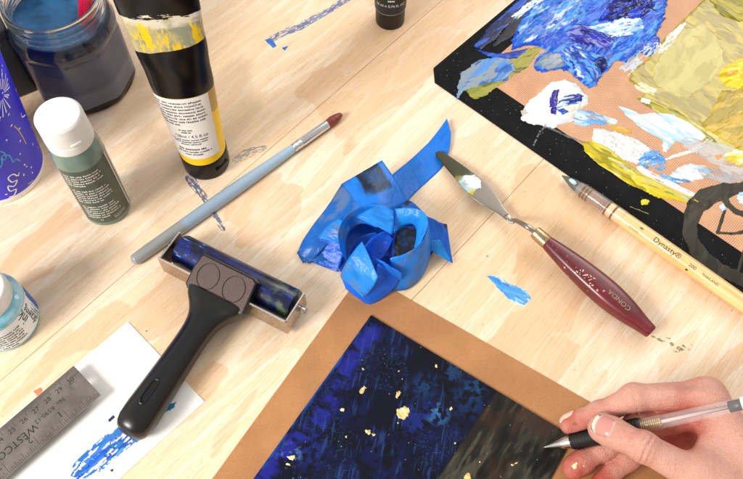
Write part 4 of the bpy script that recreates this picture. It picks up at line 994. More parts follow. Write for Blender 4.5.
# lettering on the handle, facing the viewer
def brush_fn(t0, ang0, e=1):
    hs = np.array(hst)
    def fn(x, y):
        t = t0+x; r_ = np.interp(t, hs[:, 0], hs[:, 1])+.00012; b = ang0+y/r_
        P = a+d*t+(-s*math.sin(b)+u*math.cos(b))*r_ if e else None
        return tuple(P)
    return fn
camv = np.array((0, 0, CAMH))-(a+d*.12); cs = camv @ s; cu_ = camv @ u; bang = -math.atan2(cs, cu_)
parts = []
v, f = text('Dynasty®', .0062); parts.append((v, f, .104, .0012, 0))
v, f = text('200', .0042); parts.append((v, f, .1275, .0006, 0)); v, f = text('THAILAND', .0030); parts.append((v, f, .1435, .0004, 0))
v, f = text('8', .0042); parts.append((v, f, .0795, .0022, math.pi/2)); 
decal(parts, brush_fn(0, bang), 'lettering', pm('brown_black_ink', '#2a1a0e', .5), dbr, True)
parts = []
v, f = microtext(.016, 1, .004, 83, .95, .25); parts.append((v, f, .0705, .0, 0)); decal(parts, brush_fn(0, bang), 'worn_lettering', pm('worn_gold_ink', '#c08a3a', .4), dbr, True)
blot = [(.0012*math.cos(2*math.pi*i/9)*random.Random(i).uniform(.7, 1.3), .0009*math.sin(2*math.pi*i/9)*random.Random(i+9).uniform(.7, 1.3)) for i in range(9)]
decal([(blot, [tuple(range(9))], .1255, -.0042, 0)], brush_fn(0, bang), 'ink_speck', pm('dark_speck', '#1c150f', .5), dbr, True)

# ---- brayer (ink roller)
bo_ = Vector((-.1128, .2604, 0)); BA = R(-28)
bry = root('ink_roller', 'black handled ink roller with blue paint on its barrel', 'roller', bo_, BA)
ST = NT('scuffed_steel_reflection'); sq = ST.noise(ST.obj(), 1700, 4, .8)
ST.base(ST.mix(ST.ss(.46, .56, sq), lin('#d6c6ba'), lin('#87695a'))); ST.set(Metallic=1.0, Roughness=ST.math('MULTIPLY_ADD', sq, .3, .08)); ST.bump(sq, .4, .0003)  # coppery tint: the table's reflection put into the steel colour
HWd, zb, zt_ = .0573, .0045, .0265; RY, RZc, RR = .0178, .0136, .0128
V1 = rbox(0, -.0008, (zb+zt_)/2, 2*HWd, .0016, zt_-zb, .0007)
arm = lambda sx: rbox(sx*(HWd-.0008), RY/2+.0042, (zb+zt_)/2-.001, .0016, RY+.0095, zt_-zb-.003, .0004)
fr = mk('frame', *join(V1, arm(-1), arm(1)), ST.m, bry, False)
CHR = pm('edge_glint_steel', '#dedad6', .12, 1.0)  # added bright strips standing in for highlights along the frame edges
V, F = join(rbox(0, -.0008, zt_+.0002, 2*HWd-.0012, .0013, .0009, .0003), rbox(-HWd+.0008, RY/2+.0046, zt_-.0023, .0013, RY+.0080, .0009, .0003), rbox(HWd-.0008, RY/2+.0046, zt_-.0023, .0013, RY+.0080, .0009, .0003)); mk('frame_edge_glint', V, F, CHR, fr, False)
for sx in (-1, 1):
    V, F = tube([(sx*(HWd-.004), RY, RZc), (sx*(HWd+.0052), RY, RZc), (sx*(HWd+.0056), RY, RZc)], [.0026, .0026, .0018], 16); mk('axle_pin', V, F, pm('axle_steel', '#b4b2ae', .25, 1.0), bry, True)
RB = NT('painted_rubber'); n1_ = RB.noise(RB.obj(scale=(1, 1.2, 1.2)), 55, 5, .6); n2_ = RB.noise(RB.obj(scale=(.6, 2, 2)), 160, 4, .65)
c = RB.mix(RB.ss(.38, .62, n1_), lin('#070d28'), lin('#0d1f66')); c = RB.mix(RB.ss(.58, .68, n2_), c, lin('#2050b0')); c = RB.mix(RB.ss(.55, .68, RB.noise(RB.obj(loc=(.3, .2, 0)), 70, 3)), c, lin('#040509'))
rx_, _, _ = RB.sep(RB.obj())
c = RB.mix(RB.math('MULTIPLY', RB.ss(.028, .047, RB.math('MULTIPLY_ADD', RB.math('SUBTRACT', n2_, .5), .03, rx_)), RB.ss(.45, .62, RB.noise(RB.obj(), 95, 4))), c, lin('#56684f'))
c = RB.mix(RB.math('MULTIPLY', RB.ss(.63, .7, n2_), RB.ss(-.02, -.04, rx_)), c, lin('#7ab4dd'))
RB.base(c); RB.set(Roughness=RB.math('MULTIPLY_ADD', n1_, .3, .15)); RB.bump(n2_, .25, .0004)
V, F = tube([(-HWd+.0045, RY, RZc), (-HWd+.005, RY, RZc), (-HWd+.0068, RY, RZc), (0, RY, RZc), (HWd-.0068, RY, RZc), (HWd-.005, RY, RZc), (HWd-.0045, RY, RZc)], [RR-.004, RR-.001, RR, RR, RR, RR-.001, RR-.004], 64)
mk('roller', V, F, RB.m, bry, True, auto=40)
HB = pm('black_handle_plastic', '#060606', .3, var='#0b0a0a', vs=35, bump=.06, bs=1200); HB.node_tree.nodes['Principled BSDF'].inputs['Specular IOR Level'].default_value = .5
CLB = NT('brown_reflection_plastic'); cqn = CLB.noise(CLB.obj(), 900, 4, .7)
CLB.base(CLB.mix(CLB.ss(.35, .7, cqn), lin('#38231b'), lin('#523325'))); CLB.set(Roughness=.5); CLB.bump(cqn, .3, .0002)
X1 = (1, 0, 0)
# clamp: tilted block gripping the frame, a warm reflection is painted brown into its sloping face
ca_ = math.atan2(.0125, .027); ay = np.array((0, math.cos(ca_), math.sin(ca_))); az = np.array((0, -math.sin(ca_), math.cos(ca_)))
c0 = np.array((0, .0035, .0285))
def clampv(V): return [tuple(c0+np.array((x, 0, 0))+ay*y+az*z) for x, y, z in V]
out = [(-.0232, .0135), (.0222, .0135), (.0255, .0115), (.0262, -.0135), (.0235, -.0150), (-.0235, -.0150), (-.0262, -.0125), (-.0262, .0020), (-.0240, .0125)]
V, F = prism(out, -.0100, .0030, .0012, 2); cl_ = mk('clamp', clampv(V), F, HB, bry, True, auto=35)
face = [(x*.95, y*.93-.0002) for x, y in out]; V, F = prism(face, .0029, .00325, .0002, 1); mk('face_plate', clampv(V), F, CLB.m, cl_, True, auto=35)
for cx_ in (-.0115, .0112):
    V = []; ns = 44
    for i in range(ns):
        a_ = 2*math.pi*i/ns
        for j in range(8):
            b_ = 2*math.pi*j/8; r_ = .0088+.00035*math.cos(b_); V.append((cx_+r_*math.cos(a_), -.0002+1.12*r_*math.sin(a_), .0033+.00035*math.sin(b_)))
    F = [(i*8+j, i*8+(j+1) % 8, ((i+1) % ns)*8+(j+1) % 8, ((i+1) % ns)*8+j) for i in range(ns) for j in range(8)]
    mk('plug_ring', clampv(V), F, HB, cl_)
# handle
hs_ = resta([(-.0085, .0235, .0085, .0208, 4.5), (-.0135, .0215, .0088, .0196, 4), (-.0185, .0175, .0090, .0185, 3), (-.025, .0135, .0094, .0172, 2.6), (-.033, .0116, .0100, .0162, 2.3), (-.045, .0112, .0104, .0153, 2.2), (-.065, .0118, .0110, .0144, 2.2), (-.085, .0126, .0117, .0138, 2.2), (-.102, .0131, .0121, .0134, 2.3), (-.1115, .0129, .0118, .0133, 2.3)], 4)
hs_ += [(-.1160, .0118, .0108, .0131, 2.3), (-.1188, .0100, .0092, .0130, 2.3), (-.1206, .0074, .0068, .0129, 2.2), (-.1214, .0040, .0038, .0129, 2)]
secs = [((0, y, z), X1, (0, 0, 1), hw, hh_, e) for y, hw, hh_, z, e in hs_]
V, F = loft(secs, 48); hnd = mk('handle', V, F, HB, bry, True, auto=45)
# hanging slot: a rim round a flat black patch that paints the shade inside
hz = lambda y: np.interp(-y, [-q[0] for q in hs_], [q[3]+q[2] for q in hs_])
slot = []
for i in range(28):
    t = 2*math.pi*i/28; x = .0022*math.copysign(abs(math.cos(t))**.7, math.cos(t)); y = -.0905+.0090*math.copysign(abs(math.sin(t))**.55, math.sin(t)); slot.append((x, y))
V = []
for k, (sc, dz) in enumerate(((1.5, .0000), (1.28, .0011), (1.05, .0011), (.93, -.0001))):
    for x, y in slot: V.append((x*sc, -.0905+(y+.0905)*(1+(sc-1)*.4), hz(y)+dz-.0006*(x*sc/.0028)**2*.3))
F = grid_faces(4, 28, True); mk('slot_rim', V, F, HB, hnd)
V = [(x*.95, y, hz(y)+.00012-.0001*(x/.0028)**2) for x, y in slot]; mk('hanging_slot', V, [tuple(range(28))], pm('slot_shade', '#020202', .9), hnd, False)

# ---- palette knife
kp = root('palette_knife', 'palette knife with maroon wooden handle and paint on its steel blade', 'knife', at(540, 237))
bp = [(437, 152), (508, 218)]
tipP = np.array(at(437, 152, .0035)); bas = np.array(at(509, 218.5, .0065))
a, d, s, u, L = axis_frame(tipP, bas)
BLD = NT('blade_steel_reflection'); q = BLD.noise(BLD.obj(), 220, 4); bdv = BLD.new('ShaderNodeVectorMath', operation='DOT_PRODUCT'); BLD.link(BLD.obj(), bdv.inputs[0]); bdv.inputs[1].default_value = tuple(d)
btt = BLD.math('MULTIPLY_ADD', BLD.math('SUBTRACT', q, .5), .03, bdv.outputs['Value']); bcol = float(np.dot(a-np.array(at(540, 237)), d))
BLD.base(BLD.mix(BLD.ss(bcol+.030, bcol+.046, btt), lin('#4b4b3a'), lin('#847d73'))); BLD.set(Metallic=.85, Roughness=BLD.math('MULTIPLY_ADD', q, .15, .24))  # tip half darkened: a dark reflection and paint film put into the colour
ws = [(0, .0010), (.0015, .0032), (.004, .0042), (.012, .0052), (.025, .0068), (.038, .0083), (.048, .0094), (.056, .0097), (.064, .0086), (.072, .0062), (.078, .0040), (L, .0028)]
T = np.linspace(0, L, 44); Wd = np.interp(T, [q_[0] for q_ in ws], [q_[1] for q_ in ws]); Wd = np.convolve(np.pad(Wd, 2, 'edge'), np.ones(3)/3, 'same')[2:-2]
secs = [(a+d*t+u*(.0014*math.sin(math.pi*t/L)), s, u, w_, .00045, 5) for t, w_ in zip(T, Wd)]
V, F = loft(secs, 16); mk('blade', V, F, BLD.m, kp, False, True, auto=25)
# paint across the blade
def bl(t, x): return a+d*t+s*x+u*(.0014*math.sin(math.pi*t/L)+.0005)
bd = [(.030, -.0070), (.037, .0040), (.040, .0078), (.048, .0072), (.0535, .0030), (.0520, -.0020), (.0550, -.0088), (.046, -.0093), (.038, -.0085)]
bw = [tuple(bl(t, -x)[:2]) for t, x in bd]; zz = float(bl(.045, 0)[2])
def knifecol(X, Y, U, W, t, cl):
    q = np.stack([(X-a[0])*d[0]+(Y-a[1])*d[1], (X-a[0])*s[0]+(Y-a[1])*s[1]], 0); al, ac = q[0], -q[1]
    base = cl[0]*np.ones(X.shape+(3,))
    k = smooth(.35, .6, fbm(al/.004, ac/.004, 7, 3)); base = base*(1-k[..., None])+cl[1]*k[..., None]
    k = smooth(-.002, -.006, ac+.004*(t-.5)); base = base*(1-k[..., None])+cl[2]*k[..., None]
    k = smooth(.047, .051, al+.004*(t-.5))*smooth(-.002, -.004, ac); base = base*(1-k[..., None])+cl[3]*k[..., None]
    k = smooth(.036, .033, al+.004*(t-.5)); base = base*(1-k[..., None])+cl[4]*k[..., None]
    k = smooth(.52, .6, fbm(al/.003, ac/.006, 17, 3))*smooth(.047, .042, al); base = base*(1-.5*k[..., None])+.5*cl[5]*k[..., None]
    return base
daub('dried_paint', bw, zz-.0002, ['#f1f0ea', '#dfe3e4', '#a9cdd2', '#c9b81e', '#7d7a26', '#8a8794'], PAINT, kp, 50, .9, 111, .4, .9, 4, 2, pxl=False, colfn=knifecol)
# cranked neck
NK = [bas-d*.004+u*.0002, bas+d*.003, np.array(at(517, 221, .0095)), np.array(at(526, 226, .0165)), np.array(at(534, 231, .0155)), np.array(at(540, 236, .0135))]
ncat = catmull(NK, 24); nr = np.interp(np.linspace(0, 1, 24), [0, .15, .4, 1], [.0030, .0026, .0022, .0022])
secs = []
for i in range(24):
    t_ = ncat[min(i+1, 23)]-ncat[max(i-1, 0)]; t_ /= np.linalg.norm(t_); ax = np.cross(t_, (0, 0, 1.0)); ax /= np.linalg.norm(ax); ay_ = np.cross(ax, t_)
    secs.append((ncat[i], ax, ay_, nr[i], np.interp(i/23, [0, .3, .6, 1], [.0006, .0013, .0018, .0020]), 2.4))
V, F = loft(secs, 16); mk('neck', V, F, pm('neck_steel', '#9b948a', .3, .95), kp, True, True)
A = np.array(at(535, 232, .0140)); B = np.array(at(651, 332, .0085))
a, d, s, u, L = axis_frame(A, B)
V, F = along(a, d, s, u, [(-.0004, .0040, .0040, 2), (0, .0049, .0047, 2), (.0005, .0053, .0051, 2), (.0125, .0058, .0055, 2), (.013, .0054, .0052, 2)], 32)
FER = NT('brushed_brass'); q = FER.noise(FER.obj(), 900, 3); FER.base(FER.mix(FER.ss(.3, .7, q), lin('#c2ab85'), lin('#9c8662'))); FER.set(Metallic=1.0, Roughness=.32)
mk('ferrule', V, F, FER.m, kp, True, True, auto=35)
KS = (L-.0125)/.1405
kst = resta([(.0125+(t-.0125)*KS, hw, hh_, e) for t, hw, hh_, e in [(.0125, .0052, .0050, 2.2), (.016, .0058, .0054, 2.3), (.035, .0078, .0066, 2.6), (.060, .0096, .0076, 3), (.085, .0107, .0082, 3), (.104, .0105, .0080, 3), (.124, .0088, .0072, 2.8), (.140, .0065, .0060, 2.5), (.152, .0053, .0052, 2.3)]])
kst += [(L+.0002, .0049, .0049, 2.3), (L+.0006, .0040, .0040, 2.2)]
MRN = NT('maroon_lacquer'); q = MRN.noise(MRN.obj(), 45, 4); MRN.base(MRN.mix(MRN.ss(.3, .7, q), lin('#6e151c'), lin('#570e16'))); MRN.set(Roughness=.32, Coat_Weight=.25, Coat_Roughness=.2); MRN.bump(MRN.noise(MRN.obj(), 500, 3), .08, .0003)
V, F = along(a, d, s, u, kst, 40); hk = mk('handle', V, F, MRN.m, kp, True, True, auto=50)
ks = np.array(kst)
def ktop(t, x, off=.0002):
    hw, hh_, e = [np.interp(t, ks[:, 0], ks[:, i]) for i in (1, 2, 3)]
    q = min(abs(x)/hw, .985); y = hh_*(1-q**e)**(1/e); return a+d*t+s*x+u*(y+off)
V2, F2 = text('CONDA', .0056)
V2 = np.array(V2)
decal([(V2, F2, .0835, -.0015, math.pi)], lambda x, y: tuple(ktop(x, -y)), 'lettering', pm('faded_gilt', '#a08468', .5), kp, True)
# chips and pale paint on the handle
cv = []; cf = []; rr = random.Random(21)
def chip(t0, x0, r1, r2, n=9):
    k = len(cv); ro = rr.uniform(0, 3.1)
    cv.append(tuple(ktop(t0, x0, .00035)))
    for i in range(n):
        b_ = 2*math.pi*i/n; q = rr.uniform(.5, 1.3); x = math.cos(b_)*r1*q; y = math.sin(b_)*r2*q
        cv.append(tuple(ktop(t0+x*math.cos(ro)-y*math.sin(ro), x0+x*math.sin(ro)+y*math.cos(ro), .00022)))
    for i in range(n): cf.append((k, k+1+i, k+1+(i+1) % n))
for i in range(26):
    t0 = rr.gauss(.054, .008); chip(t0, .0055+rr.gauss(0, .0022), rr.uniform(.0003, .0013), rr.uniform(.0003, .0007))
for i in range(14): chip(rr.uniform(.017, .042), rr.uniform(-.004, .005), rr.uniform(.0002, .0005), .0002)
chip(.056, .002, .0010, .0006); chip(.0525, .0045, .0022, .0008)
o = mk('paint_chips', cv, cf, pm('pale_dried_paint', '#cfa79a', .5), hk, False, True); o['kind'] = 'stuff'

# ---- crumpled blue tape
tp = root('crumpled_tape', 'crumpled wad of blue painters tape with one long tail', 'tape', at(370, 262))
TPM = NT('blue_masking_tape'); tcol = TPM.attr('Col').outputs[0]; crep = TPM.noise(TPM.obj(), 1300, 3, .6)
tcx = TPM.mix(TPM.math('MULTIPLY', TPM.ss(.35, .7, TPM.noise(TPM.obj(), 70, 4)), .35), tcol, lin('#2f86e0'))
TPM.base(tcx); TPM.set(Roughness=.34); TPM.b.inputs['Specular IOR Level'].default_value = .45; rdg = TPM.math('ABSOLUTE', TPM.math('SUBTRACT', TPM.noise(TPM.obj(), 95, 3, .5, .6), .5)); rdg2 = TPM.math('ABSOLUTE', TPM.math('SUBTRACT', TPM.noise(TPM.obj(loc=(1, 2, 3)), 230, 2, .5, .8), .5)); TPM.bump(TPM.math('ADD', TPM.math('ADD', TPM.math('MULTIPLY', TPM.ss(0, .12, rdg), .9), TPM.math('MULTIPLY', TPM.ss(0, .15, rdg2), .45)), TPM.math('MULTIPLY', crep, .3)), .2, .0007)
trl = TPM.new('ShaderNodeBsdfTranslucent'); TPM.link(tcx, trl.inputs[0]); mxs = TPM.new('ShaderNodeMixShader'); mxs.inputs[0].default_value = .28
out_ = TPM.n['Material Output']; TPM.link(TPM.b.outputs[0], mxs.inputs[1]); TPM.link(trl.outputs[0], mxs.inputs[2]); TPM.link(mxs.outputs[0], out_.inputs[0])
TB = '#1467c6'  # strip blues differ by fold: light and shade put into the tape colour
def strip3(ea, eb, colh=TB, stain=None, n=40, m=14, bow=0.0, seed=0, wr=.0008, label=None, grey=None):
    """a band of tape between two edge curves given as (photo x, photo y, height in mm)"""
    P = catmull(atn([(p[0], p[1], p[2]*mm) for p in ea]), n); Q = catmull(atn([(p[0], p[1], p[2]*mm) for p in eb]), n)
    V = np.zeros((n, m, 3)); c0 = np.minimum(np.array(lin(colh)[:3])*np.array((.5, 1.32, 1.32)), .9); C = np.tile(c0, (n, m, 1))
    tt = np.linspace(0, 1, m)
    for i in range(n):
        for j in range(m):
            t = tt[j]; V[i, j] = P[i]*(1-t)+Q[i]*t; V[i, j, 2] += bow*mm*4*t*(1-t)
    ii, jj = np.meshgrid(np.arange(n)/n, np.arange(m)/m, indexing='ij')
    V[..., 2] += wr*2*(fbm(ii*6+seed, jj*2.5, seed+201, 4)-.5)+.0006*(fbm(ii*3+jj*2, jj*3-ii, seed+211, 2)-.5)
    V[..., 2] = np.maximum(V[..., 2], .0004)
    k = smooth(.5, .7, fbm(ii*5, jj*3, seed+221, 3))[..., None]*.35; C = C*(1-k)+np.array(lin('#0d47a6')[:3])*k
    if grey:
        g = smooth(grey[0], grey[0]+.12, ii)*smooth(grey[1], grey[1]-.12, ii)*smooth(.42, .6, fbm(ii*7, jj*5, seed+241, 3)); C = C*(1-.75*g[..., None])+np.array(lin('#6d86a8')[:3])*.75*g[..., None]
    if stain:
        i0, i1, j0, j1, sc = stain; w_ = .10*(fbm(ii*7, jj*6, seed+231, 3)-.5)
        g = smooth(i0-.03, i0+.03, ii+w_)*smooth(i1+.03, i1-.03, ii+w_)*smooth(j0-.04, j0+.04, jj+w_)*smooth(j1+.04, j1-.04, jj+w_)
        C = C*(1-g[..., None])+np.array(lin(sc)[:3])*g[..., None]
    o = mk('tape_strip', V.reshape(-1, 3), grid_faces(n, m), TPM.m, tp, True, True, cols=C.reshape(-1, 3))
    if label: o['label'] = label
    so = o.modifiers.new('thickness', 'SOLIDIFY'); so.thickness = .00025; so.offset = 0
    return o
# long tail
strip3([(378, 192, 6), (391, 176, 2), (405, 164, 1), (418, 153, .6), (430, 141, .8), (438, 131, 1.5), (447, 118.5, 4)], [(400, 216, 6), (408, 201, 2), (418, 190, 1), (428, 181, .6), (441, 168, .8), (449, 151, 2.2), (451, 133, 4)], '#1a74d2', seed=1, label='long flat tail of blue tape')
# back panels and left wing
strip3([(341, 184, 20), (352, 178, 25), (366, 170, 27), (382, 160.5, 25)], [(356, 218, 20), (372, 216, 24), (388, 212, 24), (409, 203, 12)], '#2079d6', stain=(.42, .88, -.1, .52, '#1b222b'), seed=2, bow=2, label='blue tape strip with a black paint stain')
strip3([(297, 254, 3), (303, 240, 8), (314, 224, 12), (327, 207, 16), (342, 183.5, 20)], [(309, 264, .8), (322, 250, 10), (336, 236, 15), (348, 224, 19), (360, 210, 23)], '#145fb0', seed=3, bow=2, grey=(.5, 1.05))
strip3([(297, 252, 4), (300, 258, 2), (303, 263, .6)], [(327, 232, 12), (331, 246, 6), (336, 262, 2)], '#11529c', seed=31, bow=3)
# lower left flap
strip3([(309, 261, 1), (316, 248, 8), (320, 237, 15)], [(338, 272, .8), (342, 259, 8), (346, 244, 16)], '#1358cf', seed=4, bow=-1)
strip3([(318, 238, 15), (326, 227, 20), (338, 219, 24)], [(344, 247, 16), (346, 238, 20), (350, 228, 25)], '#2d82da', seed=41, bow=2, grey=(.1, .8))
# base layer that keeps the table from showing through
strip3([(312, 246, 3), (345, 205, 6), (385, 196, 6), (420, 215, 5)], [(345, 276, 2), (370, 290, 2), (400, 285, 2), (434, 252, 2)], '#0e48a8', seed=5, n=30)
# round left ring
strip3([(340, 250, 30), (338, 236, 33), (341, 223, 35), (350, 212, 36), (363, 206, 36), (378, 205, 35)], [(347, 262, 14), (346, 245, 16), (349, 233, 18), (356, 226, 20), (366, 224, 22), (377, 228, 24)], '#2a7fdd', seed=6, grey=(.15, .75))
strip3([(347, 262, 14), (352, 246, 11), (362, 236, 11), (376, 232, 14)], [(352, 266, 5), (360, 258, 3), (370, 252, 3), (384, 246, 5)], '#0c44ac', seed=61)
# top lozenge
strip3([(356, 217, 33), (366, 211, 35), (377, 204.5, 36)], [(392, 235, 31), (394, 224, 33), (394, 211, 35)], '#2e86e2', seed=7, bow=1.5)
# centre curls
strip3([(352, 262, 20), (363, 248, 25), (374, 236, 29), (388, 230, 30)], [(374, 264, 16), (384, 256, 20), (389, 247, 24), (393, 238, 27)], '#1350c6', seed=8, bow=-4)
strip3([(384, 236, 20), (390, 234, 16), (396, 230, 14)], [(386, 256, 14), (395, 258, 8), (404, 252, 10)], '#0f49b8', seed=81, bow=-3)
# front petal: lit face, then the shaded fold, both put into the colour
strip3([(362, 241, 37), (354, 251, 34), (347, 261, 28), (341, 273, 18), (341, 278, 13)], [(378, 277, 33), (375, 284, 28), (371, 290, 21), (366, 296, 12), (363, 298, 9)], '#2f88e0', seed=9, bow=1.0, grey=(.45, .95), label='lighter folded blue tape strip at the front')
strip3([(341, 276, 14), (352, 284, 12), (364, 293, 14), (373, 281, 25), (378, 264, 33)], [(346, 289, 4), (358, 298, 2), (371, 304, 1), (392, 291, 6), (402, 274, 20)], '#1463d8', seed=10, n=60)
strip3([(372, 256, 32), (380, 260, 33), (390, 266, 32), (402, 273, 26)], [(374, 263, 27), (382, 269, 26), (392, 275, 22), (401, 280, 15)], '#2376d8', seed=101)
# large round right ring
strip3([(390, 258, 31), (404, 254, 34), (416, 247, 36), (426, 236, 37), (428, 222, 38)], [(394, 291, 4), (408, 289, 2), (421, 278, 3), (429, 261, 8), (431, 243, 16)], '#2a80dc', seed=11, grey=(.0, .5), bow=3)
# top right cone with a black inside
strip3([(394, 209, 34), (408, 208, 37), (420, 210, 39), (427, 217, 40), (427, 228, 39), (417, 251, 33)], [(394, 233, 24), (403, 226, 26), (412, 224, 28), (416, 229, 30), (416, 238, 30), (414, 248, 29)], '#2f8ae6', seed=12, n=60, bow=1.5)
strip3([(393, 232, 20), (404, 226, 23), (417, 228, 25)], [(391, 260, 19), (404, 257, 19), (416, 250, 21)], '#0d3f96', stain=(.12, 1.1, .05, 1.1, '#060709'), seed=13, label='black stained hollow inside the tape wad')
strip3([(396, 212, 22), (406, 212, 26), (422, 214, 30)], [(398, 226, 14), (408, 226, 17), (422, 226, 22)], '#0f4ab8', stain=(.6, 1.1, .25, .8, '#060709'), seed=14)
# right hand tail
strip3([(424, 215, 32), (434, 219, 26), (441, 223, 20), (447, 224, 14)], [(428, 243, 20), (436, 250, 13), (444, 257, 7), (453, 263.5, 1.2)], '#1566d0', stain=(.80, 1.1, -.1, .1, '#0a0c10'), seed=15, bow=-2)
strip3([(428, 244, 19), (433, 240, 20), (440, 240, 16)], [(430, 250, 12), (440, 256, 9), (452, 263, 2)], '#2f8de6', seed=151)
strip3([(408, 200, 12), (416, 205, 16), (425, 214, 24)], [(400, 207, 22), (409, 210, 28), (422, 216, 33)], '#125ac0', stain=(-.1, .25, -.1, .6, '#0a0c10'), seed=16)
# ================================================================== pen
PT0 = np.array(at(543, 447.5, k_+PT+.0003)); PT1 = np.array(at(690, 415.5, .060)); pd = (PT1-PT0)/np.linalg.norm(PT1-PT0)
def pen_t(x):
    ts = np.linspace(0, .2, 4001); q = px(PT0+pd*ts[:, None]); return float(np.interp(x, q[:, 0], ts))
def pen_pt(x): return PT0+pd*pen_t(x)
pen = root('ballpoint_pen', 'clear ballpoint pen with black grip held over the painting', 'pen', tuple(PT0))
psd = np.cross(pd, (0, 0, 1.0)); psd /= np.linalg.norm(psd); pup = np.cross(psd, pd)
def pring(st, n=40): return loft([(PT0+pd*t, psd, pup, r_, r_, 2) for t, r_ in st], n)
tg = pen_t(572); tge = pen_t(641); tsp = pen_t(663); tpl = pen_t(728); LEN = .146
SIL = pm('silver_tip', '#c9c6c0', .18, 1.0)
V, F = pring([(0, .0002), (.0004, .0005), (.0022, .00055), (.0024, .0011), (.006, .0018), (.0062, .0021), (tg*.62, .0036), (tg-.0006, .0046), (tg, .0044)]); mk('tip_cone', V, F, SIL, pen, True, True, auto=40)
V, F = pring([(tg-.0012, .0047), (tg-.0011, .0050), (tg-.0004, .0050), (tg-.0003, .0046)]); mk('tip_ring', V, F, SIL, pen, True, True, auto=40)
RUB = pm('black_rubber', '#0b0a0a', .55, bump=.1, bs=900)
st = [(tg-.0002, .0046), (tg, .0056), (tg+.0008, .0060)]
t = tg+.0014
while t < tge-.003: st += [(t, .0060), (t+.0003, .00565), (t+.0008, .00565), (t+.0011, .0060)]; t += .0019
st += [(tge-.0012, .0058), (tge-.0002, .0050), (tge, .0044)]
V, F = pring(st); mk('grip', V, F, RUB, pen, True, True)
CLP = NT('frosted_clear_plastic'); CLP.base(lin('#efe6e4')); CLP.set(Roughness=.10, Alpha=.16, Coat_Weight=1.0, Coat_Roughness=.04)
def open_tube(st, n=40):
    V = []
    for t, r_ in st:
        for j in range(n):
            a_ = 2*math.pi*j/n; V.append(tuple(PT0+pd*t+psd*r_*math.cos(a_)+pup*r_*math.sin(a_)))
    return V, grid_faces(len(st), n, True)
V, F = open_tube([(tge-.001, .0044), (tge, .0048), (tsp-.0006, .0048), (tsp-.0003, .0046), (tsp+.0003, .0046), (tsp+.0006, .0045), (tpl, .0044), (LEN-.012, .0044), (LEN-.0115, .0040)]); mk('barrel', V, F, CLP.m, pen, True, True, auto=40)
V, F = pring([(tge-.002, .0012), (tge, .0013), (tpl+.002, .0013), (LEN-.02, .0013)], 20); mk('refill', V, F, pm('refill_tube', '#d9c3bd', .3), pen, True, True)
hp = []
for i in range(240):
    q = i/239; a_ = q*2*math.pi*9.5; t = tge+.0006+(tsp-tge-.002)*q; hp.append(PT0+pd*t+(psd*math.cos(a_)+pup*math.sin(a_))*.0031)
V, F = tube(hp, .00042, 7); mk('spring', V, F, pm('brass_spring', '#e3c25a', .25, 1.0), pen, True, True)
V, F = pring([(tpl, .0012), (tpl+.0006, .0036), (LEN-.008, .0037), (LEN-.0075, .0020)], 28); mk('inner_plug', V, F, pm('dark_ink_plug', '#060505', .35), pen, True, True)
V, F = pring([(LEN-.012, .0044), (LEN-.0118, .0047), (LEN-.003, .0046), (LEN-.0025, .0030), (LEN+.004, .0028), (LEN+.0046, .0018)], 28); mk('push_button', V, F, pm('pen_button_plastic', '#e4ddda', .3), pen, True, True)

# ================================================================== hand (one signed distance field, skinned with surface nets)
def J(x, y, z): return np.array(at(x, y, z))
def pz(x): return float(pen_pt(x)[2])
class Field:
    def __init__(s, lo, hi, h):
        s.lo = np.array(lo); s.h = h; s.n = np.ceil((np.array(hi)-s.lo)/h).astype(int)+1
        s.ax = [s.lo[i]+h*np.arange(s.n[i]) for i in range(3)]
    def caps(s, f, a, b, ra, rb, k):
        """blend a tapered capsule into f, only where it matters"""
        m = max(ra, rb)+.016; lo = np.minimum(a, b)-m; hi = np.maximum(a, b)+m
        sl = tuple(slice(max(0, int((lo[i]-s.lo[i])/s.h)), min(s.n[i], int((hi[i]-s.lo[i])/s.h)+2)) for i in range(3))
        if any(q.stop <= q.start for q in sl): return f
        X = s.ax[0][sl[0]][:, None, None]; Y = s.ax[1][sl[1]][None, :, None]; Z = s.ax[2][sl[2]][None, None, :]
        ab = b-a; t = np.clip(((X-a[0])*ab[0]+(Y-a[1])*ab[1]+(Z-a[2])*ab[2])/(ab@ab+1e-12), 0, 1)
        d = np.sqrt((X-a[0]-ab[0]*t)**2+(Y-a[1]-ab[1]*t)**2+(Z-a[2]-ab[2]*t)**2)-(ra+(rb-ra)*t)
        g = f[sl]; hh_ = np.clip(.5+.5*(g-d)/k, 0, 1); f[sl] = g*(1-hh_)+d*hh_-k*hh_*(1-hh_)
        return f
    def blank(s): return np.full(tuple(s.n), .03, np.float32)
def smin(a, b, k):
    h_ = np.clip(.5+.5*(a-b)/k, 0, 1); return a*(1-h_)+b*h_-k*h_*(1-h_)
